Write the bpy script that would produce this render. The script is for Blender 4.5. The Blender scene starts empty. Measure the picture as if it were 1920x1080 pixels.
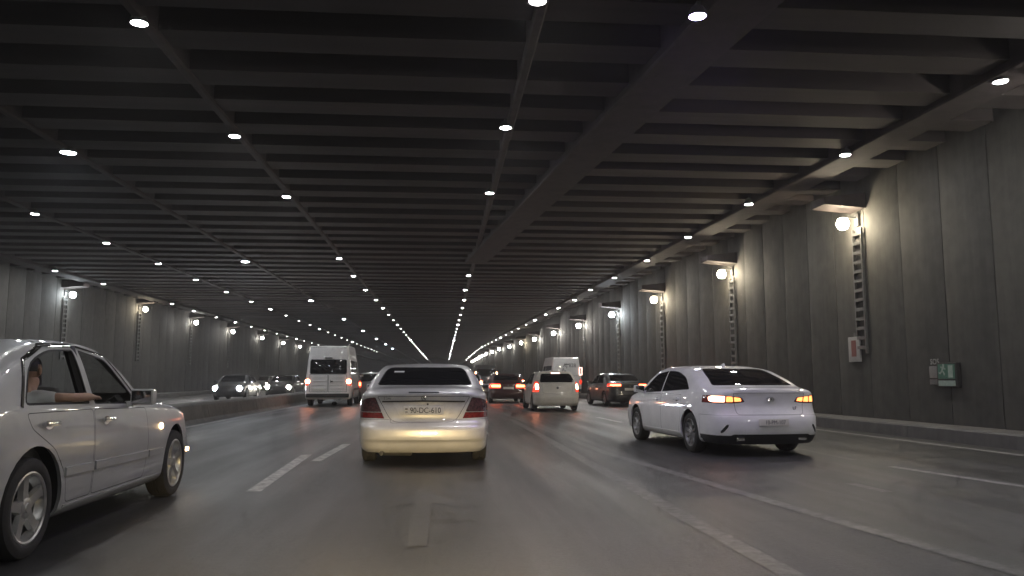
import bpy, bmesh, math, random
import numpy as np
from mathutils import Vector, Matrix
from mathutils.bvhtree import BVHTree
random.seed(7)
R = math.radians
scene = bpy.context.scene
COL = scene.collection

# ------------------------------------------------------------------ camera
FPX, VPX, VPY, CAM_H = 1500.0, 832.0, 710.0, 1.2          # focal length and vanishing point in 1920x1080 pixels
PITCH = math.atan((VPY - 540) / FPX)
YAW = math.atan((960 - VPX) / FPX * math.cos(PITCH))
cam_data = bpy.data.cameras.new('camera')
cam = bpy.data.objects.new('camera', cam_data)
COL.objects.link(cam)
cam.location = (0, 0, CAM_H)
cam.rotation_euler = (R(90) + PITCH, 0, -YAW)
cam_data.sensor_width = 36.0
cam_data.lens = FPX * 36.0 / 1920.0
cam_data.clip_start = 0.1
cam_data.clip_end = 2000
scene.camera = cam
CAM_M = Matrix.Translation(cam.location) @ cam.rotation_euler.to_matrix().to_4x4()

# ------------------------------------------------------------------ world (night sky, seen by nothing inside the underpass)
world = bpy.data.worlds.new('World')
scene.world = world
world.use_nodes = True
wn = world.node_tree
for n in list(wn.nodes):
    wn.nodes.remove(n)
sky = wn.nodes.new('ShaderNodeTexSky')
sky.sky_type = 'NISHITA'
sky.sun_disc = False
sky.sun_elevation = R(-4)
sky.sun_rotation = R(40)
bg = wn.nodes.new('ShaderNodeBackground')
bg.inputs['Strength'].default_value = 0.05
wo = wn.nodes.new('ShaderNodeOutputWorld')
wn.links.new(sky.outputs[0], bg.inputs[0])
wn.links.new(bg.outputs[0], wo.inputs[0])

# ------------------------------------------------------------------ exposure and render settings
vs = scene.view_settings
vs.view_transform = 'Standard'
vs.look = 'None'
vs.exposure = 0.0
vs.gamma = 1.0
vs.use_curve_mapping = False
scene.render.engine = 'CYCLES'
cy = scene.cycles
cy.use_denoising = True
cy.use_light_tree = True
cy.light_sampling_threshold = 0.03
cy.sample_clamp_indirect = 4.0
cy.sample_clamp_direct = 0.0
cy.use_adaptive_sampling = True
cy.adaptive_threshold = 0.07
cy.adaptive_min_samples = 20
cy.max_bounces = 4
cy.diffuse_bounces = 2
cy.glossy_bounces = 2
cy.transparent_max_bounces = 6
cy.transmission_bounces = 4
cy.volume_bounces = 0
cy.caustics_reflective = False
cy.caustics_refractive = False

LAMP = 500.0           # radiance of a ceiling lamp lens
WALL_LAMP = 190.0
HAZE_DENSITY = 0.0014

# own car's low-beam headlights: just ahead of the camera, they light the tail of the car in front
for sx in (-0.62, 0.62):
    ld = bpy.data.lights.new('headlight_beam', 'SPOT')
    ld.energy = 1700
    ld.color = (1.0, 0.74, 0.36)
    ld.spot_size = R(34)
    ld.spot_blend = 0.5
    ld.shadow_soft_size = 0.06
    lo = bpy.data.objects.new('headlight_beam', ld)
    lo.location = (sx, 1.7, 0.66)
    lo.rotation_euler = (R(90 - 15.2), 0, 0)
    lo.scale = (1.7, 1, 1)  # low beam: wide and flat
    COL.objects.link(lo)


def ray(px, py):
    d = Vector(((px - 960) / FPX, (540 - py) / FPX, -1.0))
    return (CAM_M.to_3x3() @ d).normalized()


def at_z(px, py, z):
    d = ray(px, py)
    t = (z - CAM_H) / d.z
    return Vector((0, 0, CAM_H)) + d * t


def at_y(px, py, y):
    d = ray(px, py)
    return Vector((0, 0, CAM_H)) + d * (y / d.y)


# ================================================================== materials
MATS = {}


def nodes_of(name):
    m = bpy.data.materials.new(name)
    m.use_nodes = True
    nt = m.node_tree
    for n in list(nt.nodes):
        nt.nodes.remove(n)
    out = nt.nodes.new('ShaderNodeOutputMaterial')
    MATS[name] = m
    return m, nt, out


def principled(name, col, rough=0.5, metal=0.0, coat=0.0, coat_rough=0.05, emit=None, estr=0.0, spec=0.5,
               noise=0.0, nscale=8.0, bump=0.0, bscale=40.0, back=None, rough_noise=0.0, objrand=0.0, dirt=None):
    m, nt, out = nodes_of(name)
    b = nt.nodes.new('ShaderNodeBsdfPrincipled')
    b.inputs['Base Color'].default_value = (*col, 1)
    b.inputs['Roughness'].default_value = rough
    b.inputs['Metallic'].default_value = metal
    b.inputs['Coat Weight'].default_value = coat
    b.inputs['Coat Roughness'].default_value = coat_rough
    b.inputs['Specular IOR Level'].default_value = spec
    tc = nt.nodes.new('ShaderNodeTexCoord')
    colour = None
    if noise > 0:
        nz = nt.nodes.new('ShaderNodeTexNoise')
        nz.inputs['Scale'].default_value = nscale
        nz.inputs['Detail'].default_value = 8
        nz.inputs['Roughness'].default_value = 0.65
        nt.links.new(tc.outputs['Object'], nz.inputs['Vector'])
        mr = nt.nodes.new('ShaderNodeMapRange')
        mr.inputs['From Min'].default_value = 0.3
        mr.inputs['From Max'].default_value = 0.7
        mr.inputs['To Min'].default_value = 1 - noise
        mr.inputs['To Max'].default_value = 1 + noise
        nt.links.new(nz.outputs['Fac'], mr.inputs['Value'])
        mx = nt.nodes.new('ShaderNodeMix')
        mx.data_type = 'RGBA'
        mx.blend_type = 'MULTIPLY'
        mx.inputs['Factor'].default_value = 1.0
        mx.inputs['A'].default_value = (*col, 1)
        nt.links.new(mr.outputs[0], mx.inputs['B'])
        colour = mx.outputs['Result']
        if rough_noise > 0:
            mr2 = nt.nodes.new('ShaderNodeMapRange')
            mr2.inputs['From Min'].default_value = 0.3
            mr2.inputs['From Max'].default_value = 0.7
            mr2.inputs['To Min'].default_value = rough - rough_noise
            mr2.inputs['To Max'].default_value = rough + rough_noise
            nt.links.new(nz.outputs['Fac'], mr2.inputs['Value'])
            nt.links.new(mr2.outputs[0], b.inputs['Roughness'])
    if objrand > 0:
        oi = nt.nodes.new('ShaderNodeObjectInfo')
        mr3 = nt.nodes.new('ShaderNodeMapRange')
        mr3.inputs['To Min'].default_value = 1 - objrand
        mr3.inputs['To Max'].default_value = 1 + objrand
        nt.links.new(oi.outputs['Random'], mr3.inputs['Value'])
        mx3 = nt.nodes.new('ShaderNodeMix')
        mx3.data_type = 'RGBA'
        mx3.blend_type = 'MULTIPLY'
        mx3.inputs['Factor'].default_value = 1.0
        if colour is None:
            mx3.inputs['A'].default_value = (*col, 1)
        else:
            nt.links.new(colour, mx3.inputs['A'])
        nt.links.new(mr3.outputs[0], mx3.inputs['B'])
        colour = mx3.outputs['Result']
    if colour is not None:
        nt.links.new(colour, b.inputs['Base Color'])
    if bump > 0:
        nb = nt.nodes.new('ShaderNodeTexNoise')
        nb.inputs['Scale'].default_value = bscale
        nb.inputs['Detail'].default_value = 4
        nt.links.new(tc.outputs['Object'], nb.inputs['Vector'])
        bp = nt.nodes.new('ShaderNodeBump')
        bp.inputs['Strength'].default_value = bump
        bp.inputs['Distance'].default_value = 0.01
        nt.links.new(nb.outputs['Fac'], bp.inputs['Height'])
        nt.links.new(bp.outputs[0], b.inputs['Normal'])
    if emit is not None:
        b.inputs['Emission Color'].default_value = (*emit, 1)
        b.inputs['Emission Strength'].default_value = estr
    sh = b.outputs[0]
    if back is not None:                       # inside of a sheet-metal shell is dark trim
        geo = nt.nodes.new('ShaderNodeNewGeometry')
        b2 = nt.nodes.new('ShaderNodeBsdfPrincipled')
        b2.inputs['Base Color'].default_value = (*back, 1)
        b2.inputs['Roughness'].default_value = 0.9
        ms = nt.nodes.new('ShaderNodeMixShader')
        nt.links.new(geo.outputs['Backfacing'], ms.inputs[0])
        nt.links.new(sh, ms.inputs[1])
        nt.links.new(b2.outputs[0], ms.inputs[2])
        sh = ms.outputs[0]
    nt.links.new(sh, out.inputs['Surface'])
    return m


def emitter(name, col, strength):
    m, nt, out = nodes_of(name)
    e = nt.nodes.new('ShaderNodeEmission')
    e.inputs[0].default_value = (*col, 1)
    e.inputs[1].default_value = strength
    nt.links.new(e.outputs[0], out.inputs['Surface'])
    return m


DARK_TRIM = (0.012, 0.011, 0.011)
paint = lambda n, c, metal=0.0, rough=0.35: principled(n, c, rough=rough, metal=metal, coat=0.9, coat_rough=0.04, back=DARK_TRIM,
                                                      noise=0.11, nscale=2.2, rough_noise=0.08)
M_SILVER = paint('silver_paint', (0.48, 0.485, 0.48), 0.35, 0.42)
M_CHAMPAGNE = paint('pale_silver_paint', (0.62, 0.615, 0.61), 0.35, 0.38)
M_WHITE = paint('white_paint', (0.83, 0.825, 0.83), 0.0, 0.4)
M_VANWHITE = paint('van_white_paint', (0.80, 0.78, 0.76), 0.0, 0.5)
M_CREAM = paint('cream_paint', (0.76, 0.73, 0.67), 0.0, 0.45)
M_BLACKCAR = paint('black_paint', (0.007, 0.007, 0.007), 0.0, 0.4)
M_REDDARK = paint('dark_red_paint', (0.06, 0.018, 0.016), 0.2, 0.35)
M_GREYCAR = paint('grey_paint', (0.10, 0.10, 0.105), 0.3, 0.35)
M_GLASS = principled('tinted_glass', (0.010, 0.010, 0.011), rough=0.03, spec=0.5)
M_RUBBER = principled('black_rubber', (0.016, 0.015, 0.015), rough=0.75, noise=0.2, nscale=20)
M_TYRE = principled('tyre_rubber', (0.022, 0.021, 0.020), rough=0.8, noise=0.25, nscale=14)
M_RIM = principled('alloy_rim', (0.50, 0.50, 0.49), rough=0.32, metal=0.85, noise=0.12, nscale=9)
M_RIMDARK = principled('dim_alloy_rim', (0.26, 0.26, 0.26), rough=0.4, metal=0.7, noise=0.15, nscale=9)
M_DARKMETAL = principled('dark_metal', (0.05, 0.048, 0.046), rough=0.5, metal=0.6)
M_CHROME = principled('chrome_trim', (0.75, 0.75, 0.74), rough=0.12, metal=1.0)
M_PLASTIC = principled('black_plastic', (0.02, 0.02, 0.02), rough=0.5)
M_GREYPLASTIC = principled('grey_plastic_moulding', (0.22, 0.215, 0.21), rough=0.45)
M_UNDER = principled('underbody', (0.012, 0.012, 0.012), rough=0.9)
M_REDLENS = principled('red_lens', (0.20, 0.022, 0.02), rough=0.18, coat=1.0, noise=0.5, nscale=25)
M_REDLIT = principled('glowing_red_lens', (0.30, 0.02, 0.016), rough=0.15, coat=1.0, emit=(1, 0.06, 0.03), estr=2.0)
M_SMOKELENS = principled('smoked_lens', (0.085, 0.034, 0.036), rough=0.2, coat=1.0, noise=0.6, nscale=30, bump=0.5, bscale=60)
M_PLATE = principled('plate_white', (0.72, 0.70, 0.64), rough=0.4)
M_PLATEINK = principled('plate_ink', (0.02, 0.02, 0.02), rough=0.5)
M_STICKER = principled('white_sticker', (0.7, 0.7, 0.7), rough=0.5)
M_BADGE = principled('grey_badge', (0.12, 0.12, 0.12), rough=0.3, metal=0.6)
M_INTERIOR = principled('car_interior', (0.10, 0.096, 0.092), rough=0.85, noise=0.2, nscale=12)
M_SEAT = principled('seat_fabric', (0.09, 0.086, 0.084), rough=0.9, noise=0.2, nscale=30)
M_SKIN = principled('skin', (0.36, 0.22, 0.15), rough=0.5)
M_HAIR = principled('hair', (0.012, 0.010, 0.009), rough=0.6)
M_SHIRT = principled('pale_shirt', (0.50, 0.50, 0.48), rough=0.9, noise=0.08, nscale=20)
M_TROUSER = principled('dark_trousers', (0.03, 0.03, 0.035), rough=0.9)
M_EYE = principled('eye', (0.35, 0.33, 0.31), rough=0.2)
M_BRAKE = emitter('lit_brake_lamp', (1.0, 0.15, 0.05), 16)
M_BRAKE_HOT = emitter('bright_brake_lamp', (1.0, 0.34, 0.18), 60)
M_TAIL = emitter('lit_tail_lamp', (1.0, 0.30, 0.085), 3.2)
M_TAILHOT = emitter('hot_tail_lamp', (1.0, 0.42, 0.28), 9)
M_TAILDIM = emitter('dim_tail_lamp', (1.0, 0.06, 0.03), 1.1)
M_AMBER = emitter('lit_amber_lamp', (1.0, 0.62, 0.28), 22)
M_HEAD = emitter('lit_headlamp', (0.88, 0.92, 1.0), 1000)
M_HEADWARM = emitter('lit_warm_headlamp', (1.0, 0.93, 0.80), 650)
M_WHITELAMP = emitter('lit_white_lamp', (1.0, 0.86, 0.75), 16)
M_PINKLAMP = emitter('lit_pink_lamp', (1.0, 0.62, 0.52), 3.2)


def clear_glass():
    m, nt, out = nodes_of('clear_side_glass')
    tr = nt.nodes.new('ShaderNodeBsdfTransparent')
    tr.inputs[0].default_value = (0.86, 0.88, 0.88, 1)
    gl = nt.nodes.new('ShaderNodeBsdfGlossy')
    gl.inputs['Roughness'].default_value = 0.03
    lw = nt.nodes.new('ShaderNodeLayerWeight')
    lw.inputs[0].default_value = 0.5
    pw = nt.nodes.new('ShaderNodeMath')
    pw.operation = 'POWER'
    pw.inputs[1].default_value = 4.0
    nt.links.new(lw.outputs['Facing'], pw.inputs[0])
    fr = nt.nodes.new('ShaderNodeMapRange')
    fr.inputs['To Min'].default_value = 0.045
    fr.inputs['To Max'].default_value = 0.85
    nt.links.new(pw.outputs[0], fr.inputs['Value'])
    ms = nt.nodes.new('ShaderNodeMixShader')
    nt.links.new(fr.outputs[0], ms.inputs[0])
    nt.links.new(tr.outputs[0], ms.inputs[1])
    nt.links.new(gl.outputs[0], ms.inputs[2])
    nt.links.new(ms.outputs[0], out.inputs['Surface'])
    return m


M_CLEAR = clear_glass()


def asphalt():
    m, nt, out = nodes_of('asphalt')
    N, Lk = nt.nodes.new, nt.links.new
    b = N('ShaderNodeBsdfPrincipled')
    tc = N('ShaderNodeTexCoord')

    def noise(scale, detail, rough, vec):
        n = N('ShaderNodeTexNoise')
        n.inputs['Scale'].default_value = scale
        n.inputs['Detail'].default_value = detail
        n.inputs['Roughness'].default_value = rough
        Lk(vec, n.inputs['Vector'])
        return n.outputs['Fac']

    def rng(v, a, b_, c, d):
        r = N('ShaderNodeMapRange')
        for k, x in zip(('From Min', 'From Max', 'To Min', 'To Max'), (a, b_, c, d)):
            r.inputs[k].default_value = x
        Lk(v, r.inputs['Value'])
        return r.outputs[0]

    def mul(a, b_):
        q = N('ShaderNodeMath')
        q.operation = 'MULTIPLY'
        Lk(a, q.inputs[0])
        Lk(b_, q.inputs[1])
        return q.outputs[0]
    mp = N('ShaderNodeMapping')
    mp.inputs['Scale'].default_value = (1.0, 0.07, 1.0)          # wear runs along the lanes
    Lk(tc.outputs['Object'], mp.inputs['Vector'])
    streak = noise(1.1, 6, 0.55, mp.outputs[0])
    grain = noise(34, 4, 0.85, tc.outputs['Object'])
    coarse = noise(16, 6, 0.8, tc.outputs['Object'])
    blot = noise(0.9, 9, 0.6, tc.outputs['Object'])
    # cracks
    vo = N('ShaderNodeTexVoronoi')
    vo.feature = 'DISTANCE_TO_EDGE'
    vo.inputs['Scale'].default_value = 0.33
    wob = N('ShaderNodeVectorMath')
    wob.operation = 'MULTIPLY_ADD'
    nv = N('ShaderNodeTexNoise')
    nv.inputs['Scale'].default_value = 1.6
    nv.inputs['Detail'].default_value = 6
    Lk(tc.outputs['Object'], nv.inputs['Vector'])
    Lk(nv.outputs['Color'], wob.inputs[0])
    wob.inputs[1].default_value = (1.6, 1.6, 0)
    Lk(tc.outputs['Object'], wob.inputs[2])
    Lk(wob.outputs[0], vo.inputs['Vector'])
    crack = rng(vo.outputs['Distance'], 0.0, 0.010, 0.62, 1.0)
    gate = rng(blot, 0.45, 0.55, 0.0, 1.0)                       # cracks only in places
    mxc = N('ShaderNodeMix')
    mxc.data_type = 'FLOAT'
    mxc.inputs[2].default_value = 1.0
    Lk(gate, mxc.inputs[0])
    Lk(crack, mxc.inputs[3])
    v = mul(mul(mul(rng(streak, 0.3, 0.7, 0.72, 1.28), rng(grain, 0.32, 0.68, 0.50, 1.50)), mul(rng(coarse, 0.3, 0.7, 0.80, 1.22), rng(blot, 0.3, 0.7, 0.82, 1.16))), mxc.outputs[0])
    mx = N('ShaderNodeMix')
    mx.data_type = 'RGBA'
    mx.blend_type = 'MULTIPLY'
    mx.inputs['Factor'].default_value = 1
    mx.inputs['A'].default_value = (0.041, 0.0402, 0.0396, 1)
    Lk(v, mx.inputs['B'])
    Lk(mx.outputs['Result'], b.inputs['Base Color'])
    Lk(rng(streak, 0.35, 0.65, 0.34, 0.52), b.inputs['Roughness'])
    bp = N('ShaderNodeBump')
    bp.inputs['Strength'].default_value = 0.55
    bp.inputs['Distance'].default_value = 0.012
    Lk(grain, bp.inputs['Height'])
    Lk(bp.outputs[0], b.inputs['Normal'])
    Lk(b.outputs[0], out.inputs['Surface'])
    return m


def road_paint(name, strength):
    m, nt, out = nodes_of(name)
    b = nt.nodes.new('ShaderNodeBsdfPrincipled')
    tc = nt.nodes.new('ShaderNodeTexCoord')
    n1 = nt.nodes.new('ShaderNodeTexNoise')
    n1.inputs['Scale'].default_value = 9
    n1.inputs['Detail'].default_value = 12
    n1.inputs['Roughness'].default_value = 0.75
    nt.links.new(tc.outputs['Object'], n1.inputs['Vector'])
    cr = nt.nodes.new('ShaderNodeValToRGB')
    c0 = (0.052, 0.05, 0.049)
    c1 = tuple(0.05 + (v - 0.05) * strength for v in (0.48, 0.465, 0.44))
    cr.color_ramp.elements[0].position = 0.36
    cr.color_ramp.elements[0].color = (*c0, 1)
    cr.color_ramp.elements[1].position = 0.62
    cr.color_ramp.elements[1].color = (*c1, 1)
    nt.links.new(n1.outputs['Fac'], cr.inputs[0])
    nt.links.new(cr.outputs[0], b.inputs['Base Color'])
    b.inputs['Roughness'].default_value = 0.5
    nt.links.new(b.outputs[0], out.inputs['Surface'])
    return m


def stained_concrete(name, col, rand):
    """concrete with vertical run-off streaks"""
    m, nt, out = nodes_of(name)
    b = nt.nodes.new('ShaderNodeBsdfPrincipled')
    tc = nt.nodes.new('ShaderNodeTexCoord')
    oi = nt.nodes.new('ShaderNodeObjectInfo')
    addv = nt.nodes.new('ShaderNodeVectorMath')
    addv.operation = 'MULTIPLY_ADD'
    addv.inputs[1].default_value = (37, 37, 37)
    cmb = nt.nodes.new('ShaderNodeCombineXYZ')
    for i in range(3):
        nt.links.new(oi.outputs['Random'], cmb.inputs[i])
    nt.links.new(cmb.outputs[0], addv.inputs[0])
    nt.links.new(tc.outputs['Object'], addv.inputs[2])
    mp = nt.nodes.new('ShaderNodeMapping')
    mp.inputs['Scale'].default_value = (5.0, 5.0, 0.35)
    nt.links.new(addv.outputs[0], mp.inputs['Vector'])
    n1 = nt.nodes.new('ShaderNodeTexNoise')
    n1.inputs['Scale'].default_value = 1.0
    n1.inputs['Detail'].default_value = 8
    n1.inputs['Roughness'].default_value = 0.7
    nt.links.new(mp.outputs[0], n1.inputs['Vector'])
    n2 = nt.nodes.new('ShaderNodeTexNoise')
    n2.inputs['Scale'].default_value = 3.0
    n2.inputs['Detail'].default_value = 8
    nt.links.new(addv.outputs[0], n2.inputs['Vector'])
    ml = nt.nodes.new('ShaderNodeMath')
    ml.operation = 'ADD'
    nt.links.new(n1.outputs['Fac'], ml.inputs[0])
    nt.links.new(n2.outputs['Fac'], ml.inputs[1])
    mr = nt.nodes.new('ShaderNodeMapRange')
    mr.inputs['From Min'].default_value = 0.65
    mr.inputs['From Max'].default_value = 1.35
    mr.inputs['To Min'].default_value = 0.68
    mr.inputs['To Max'].default_value = 1.28
    nt.links.new(ml.outputs[0], mr.inputs['Value'])
    mr2 = nt.nodes.new('ShaderNodeMapRange')
    mr2.inputs['To Min'].default_value = 1 - rand
    mr2.inputs['To Max'].default_value = 1 + rand
    nt.links.new(oi.outputs['Random'], mr2.inputs['Value'])
    mm = nt.nodes.new('ShaderNodeMath')
    mm.operation = 'MULTIPLY'
    nt.links.new(mr.outputs[0], mm.inputs[0])
    nt.links.new(mr2.outputs[0], mm.inputs[1])
    mx = nt.nodes.new('ShaderNodeMix')
    mx.data_type = 'RGBA'
    mx.blend_type = 'MULTIPLY'
    mx.inputs['Factor'].default_value = 1
    mx.inputs['A'].default_value = (*col, 1)
    nt.links.new(mm.outputs[0], mx.inputs['B'])
    nt.links.new(mx.outputs['Result'], b.inputs['Base Color'])
    b.inputs['Roughness'].default_value = 0.8
    bp = nt.nodes.new('ShaderNodeBump')
    bp.inputs['Strength'].default_value = 0.3
    bp.inputs['Distance'].default_value = 0.02
    nt.links.new(n2.outputs['Fac'], bp.inputs['Height'])
    nt.links.new(bp.outputs[0], b.inputs['Normal'])
    nt.links.new(b.outputs[0], out.inputs['Surface'])
    return m


M_ASPHALT = asphalt()
M_LINE = road_paint('worn_road_paint', 1.0)
M_LINEFAINT = road_paint('faint_road_paint', 0.26)
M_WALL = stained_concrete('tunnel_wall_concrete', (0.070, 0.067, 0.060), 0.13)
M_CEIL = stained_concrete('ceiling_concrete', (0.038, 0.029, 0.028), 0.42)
M_KERB = stained_concrete('kerb_concrete', (0.13, 0.125, 0.117), 0.16)
M_STEEL = principled('galvanised_steel', (0.15, 0.15, 0.145), rough=0.45, metal=0.7, noise=0.2, nscale=10)
M_LAMPBODY = principled('lamp_housing', (0.09, 0.09, 0.09), rough=0.5, metal=0.3)
M_SIGNWHITE = principled('sign_white', (0.36, 0.355, 0.34), rough=0.5, noise=0.1, nscale=20)
M_SIGNRED = principled('sign_red', (0.22, 0.07, 0.06), rough=0.5)
M_SIGNGREEN = principled('sign_green', (0.07, 0.17, 0.12), rough=0.6, noise=0.2, nscale=20)
M_SIGNPALE = principled('sign_pale_green', (0.30, 0.38, 0.33), rough=0.6, noise=0.2, nscale=20)
M_SIGNGREY = principled('sign_grey', (0.17, 0.165, 0.16), rough=0.5, noise=0.15, nscale=30)

# ================================================================== helpers


def link(o, parent=None):
    COL.objects.link(o)
    if parent is not None:
        o.parent = parent
    return o


def tag(o, label=None, cat=None, group=None, kind=None):
    if label:
        o['label'] = label
    if cat:
        o['category'] = cat
    if group:
        o['group'] = group
    if kind:
        o['kind'] = kind
    return o


def empty(name, loc=(0, 0, 0), rz=0.0, parent=None):
    o = bpy.data.objects.new(name, None)
    o.location = loc
    o.rotation_euler = (0, 0, rz)
    o.empty_display_size = 0.2
    return link(o, parent)


def mesh_obj(name, bm, mats, parent=None, smooth=None, loc=(0, 0, 0), rot=(0, 0, 0)):
    me = bpy.data.meshes.new(name)
    bm.normal_update()
    bm.to_mesh(me)
    bm.free()
    for m in (mats if isinstance(mats, (list, tuple)) else [mats]):
        me.materials.append(m)
    if smooth is not None:
        me.polygons.foreach_set('use_smooth', [True] * len(me.polygons))
        me.set_sharp_from_angle(angle=R(smooth))
    o = bpy.data.objects.new(name, me)
    o.location = loc
    o.rotation_euler = rot
    return link(o, parent)


def add_box(bm, c, s, bevel=0.0, rot=None, mat=0):
    r = bmesh.ops.create_cube(bm, size=1.0)
    vs_ = r['verts']
    bmesh.ops.scale(bm, vec=s, verts=vs_)
    if bevel > 0:
        es = list({e for v in vs_ for e in v.link_edges})
        rb = bmesh.ops.bevel(bm, geom=es, offset=bevel, segments=2, profile=0.7, affect='EDGES', clamp_overlap=True)
        vs_ = list({v for f in rb['faces'] for v in f.verts} | {v for v in vs_ if v.is_valid})
        # every vertex of the island
        seen = set(vs_)
        stack = list(vs_)
        while stack:
            v = stack.pop()
            for e in v.link_edges:
                w = e.other_vert(v)
                if w not in seen:
                    seen.add(w)
                    stack.append(w)
        vs_ = list(seen)
    if rot is not None:
        bmesh.ops.rotate(bm, cent=(0, 0, 0), matrix=rot, verts=vs_)
    bmesh.ops.translate(bm, vec=c, verts=vs_)
    if mat:
        for f in {f for v in vs_ for f in v.link_faces}:
            f.material_index = mat
    return vs_


def box_obj(name, c, s, mat, parent=None, bevel=0.0, rot=None):
    bm = bmesh.new()
    add_box(bm, (0, 0, 0), s, bevel)
    o = mesh_obj(name, bm, mat, parent, smooth=40 if bevel else None, loc=c)
    if rot is not None:
        o.rotation_euler = rot
    return o


def add_lathe(bm, prof, n=24, axis='x', mat=0, closed=False, a0=0.0):
    """prof: list of (along-axis, radius)"""
    rings = []
    for a, r in prof:
        ring = []
        for k in range(n):
            t = a0 + 2 * math.pi * k / n
            if axis == 'x':
                p = (a, r * math.cos(t), r * math.sin(t))
            elif axis == 'z':
                p = (r * math.cos(t), r * math.sin(t), a)
            else:
                p = (r * math.cos(t), a, r * math.sin(t))
            ring.append(bm.verts.new(p))
        rings.append(ring)
    m = len(rings)
    for i in range(m if closed else m - 1):
        A, B = rings[i], rings[(i + 1) % m]
        for k in range(n):
            f = bm.faces.new((A[k], A[(k + 1) % n], B[(k + 1) % n], B[k]))
            f.material_index = mat
    return rings


def add_tube(bm, pts, r, n=8, mat=0):
    rings = []
    for i, p in enumerate(pts):
        p = Vector(p)
        d = (Vector(pts[min(i + 1, len(pts) - 1)]) - Vector(pts[max(i - 1, 0)])).normalized()
        u = d.orthogonal().normalized()
        w = d.cross(u)
        rr = r[i] if isinstance(r, (list, tuple)) else r
        rings.append([bm.verts.new(p + (u * math.cos(2 * math.pi * k / n) + w * math.sin(2 * math.pi * k / n)) * rr) for k in range(n)])
    for i in range(len(rings) - 1):
        for k in range(n):
            f = bm.faces.new((rings[i][k], rings[i][(k + 1) % n], rings[i + 1][(k + 1) % n], rings[i + 1][k]))
            f.material_index = mat
    for ring in (rings[0][::-1], rings[-1]):
        bm.faces.new(ring).material_index = mat


def text_obj(name, s, size, mat, parent, loc, rot, extrude=0.002, sx=1.0, align='CENTER'):
    cu = bpy.data.curves.new(name, 'FONT')
    cu.body = s
    cu.size = size
    cu.extrude = extrude
    cu.align_x = align
    cu.align_y = 'CENTER'
    cu.resolution_u = 3
    cu.materials.append(mat)
    o = bpy.data.objects.new(name, cu)
    o.location = loc
    o.rotation_euler = rot
    o.scale = (sx, 1, 1)
    link(o)
    dg = bpy.context.evaluated_depsgraph_get()
    me = bpy.data.meshes.new_from_object(o.evaluated_get(dg))
    m = bpy.data.objects.new(name, me)
    m.location, m.rotation_euler, m.scale = o.location, o.rotation_euler, o.scale
    bpy.data.objects.remove(o)
    bpy.data.curves.remove(cu)
    m.name = name
    return link(m, parent)


def copy_tree(o, parent=None):
    c = o.copy()
    COL.objects.link(c)
    if parent is not None:
        c.parent = parent
    for ch in list(o.children):
        copy_tree(ch, c)
    return c


ORD = ['nearest', 'second', 'third', 'fourth', 'fifth', 'sixth', 'seventh', 'eighth', 'ninth', 'tenth', 'eleventh', 'twelfth',
       'thirteenth', 'fourteenth', 'fifteenth', 'sixteenth']

# ================================================================== the underpass
Y0, Y1 = -34.0, 320.0
CEIL = 6.1                                            # underside of the beams
KINK = 125.0


def wall_r(y):
    return 10.95 - 0.035 * min(max(y, 0), KINK)


def row_r(y):
    return 9.32 - 0.03 * min(max(y, 0), KINK)


WALL_L = -19.0

bm = bmesh.new()
ys = [Y0] + list(np.arange(0, 60, 4.0)) + list(np.arange(60, Y1 + 1, 20.0))
prev = None
for y in ys:
    a = bm.verts.new((WALL_L - 0.3, y, 0))
    b_ = bm.verts.new((wall_r(y) + 0.3, y, 0))
    if prev:
        bm.faces.new((prev[0], prev[1], b_, a))
    prev = (a, b_)
road = mesh_obj('road', bm, M_ASPHALT)
tag(road, 'dark grey asphalt carriageway under the traffic', kind='structure')


def strip_on_road(name, pts, w, mat, z=0.004):
    bm = bmesh.new()
    prev = None
    for i, p in enumerate(pts):
        p = Vector((p[0], p[1], 0))
        q0 = Vector((*pts[max(i - 1, 0)][:2], 0))
        q1 = Vector((*pts[min(i + 1, len(pts) - 1)][:2], 0))
        d = (q1 - q0).normalized()
        n = Vector((d.y, -d.x, 0)) * w / 2
        a = bm.verts.new(p - n + Vector((0, 0, z)))
        b = bm.verts.new(p + n + Vector((0, 0, z)))
        if prev:
            bm.faces.new((prev[0], prev[1], b, a))
        prev = (a, b)
    return mesh_obj(name, bm, mat, road)


# lane markings, from the pixels where the photograph shows them
def gp(px, py):
    p = at_z(px, py, 0)
    return (p.x, p.y)


strip_on_road('lane_dash', [gp(475, 922), gp(575, 853)], 0.16, M_LINE)
strip_on_road('lane_dash', [gp(592, 865), gp(650, 833)], 0.15, M_LINE)
for y in (23, 33, 43, 53, 63, 73, 83):
    strip_on_road('lane_dash', [(-1.85, y), (-1.85, y + 3.2)], 0.15, M_LINE)
gore_top = [gp(1803, 1045), gp(1378, 921), gp(1240, 880), gp(1134, 849), gp(1040, 812), gp(948, 777)]
gx, gy = gp(1803, 1045)
strip_on_road('merge_line', [(gx + 0.35, gy - 2.2)] + gore_top + [(1.75, 40), (1.6, 60)], 0.16, M_LINEFAINT, 0.004)
strip_on_road('lane_line', [(2.12, 0)] + [gp(1458, 1064), gp(1272, 963), gp(1006, 812)] + [(2.0, 24)], 0.17, M_LINEFAINT, 0.0025)
d0, d1 = gp(1920, 915), gp(1670, 875)
strip_on_road('lane_dash', [(d0[0] + 0.3, d0[1] - 1.4), d1], 0.13, M_LINE)
strip_on_road('lane_dash', [gp(1601, 863), gp(1500, 842)], 0.13, M_LINEFAINT)
strip_on_road('lane_dash', [gp(1665, 923), gp(1596, 907)], 0.13, M_LINEFAINT)
for y in (22, 31, 40, 49, 58):
    strip_on_road('lane_dash', [(5.55 - 0.03 * y, y), (5.45 - 0.03 * y, y + 3)], 0.13, M_LINE)
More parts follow.
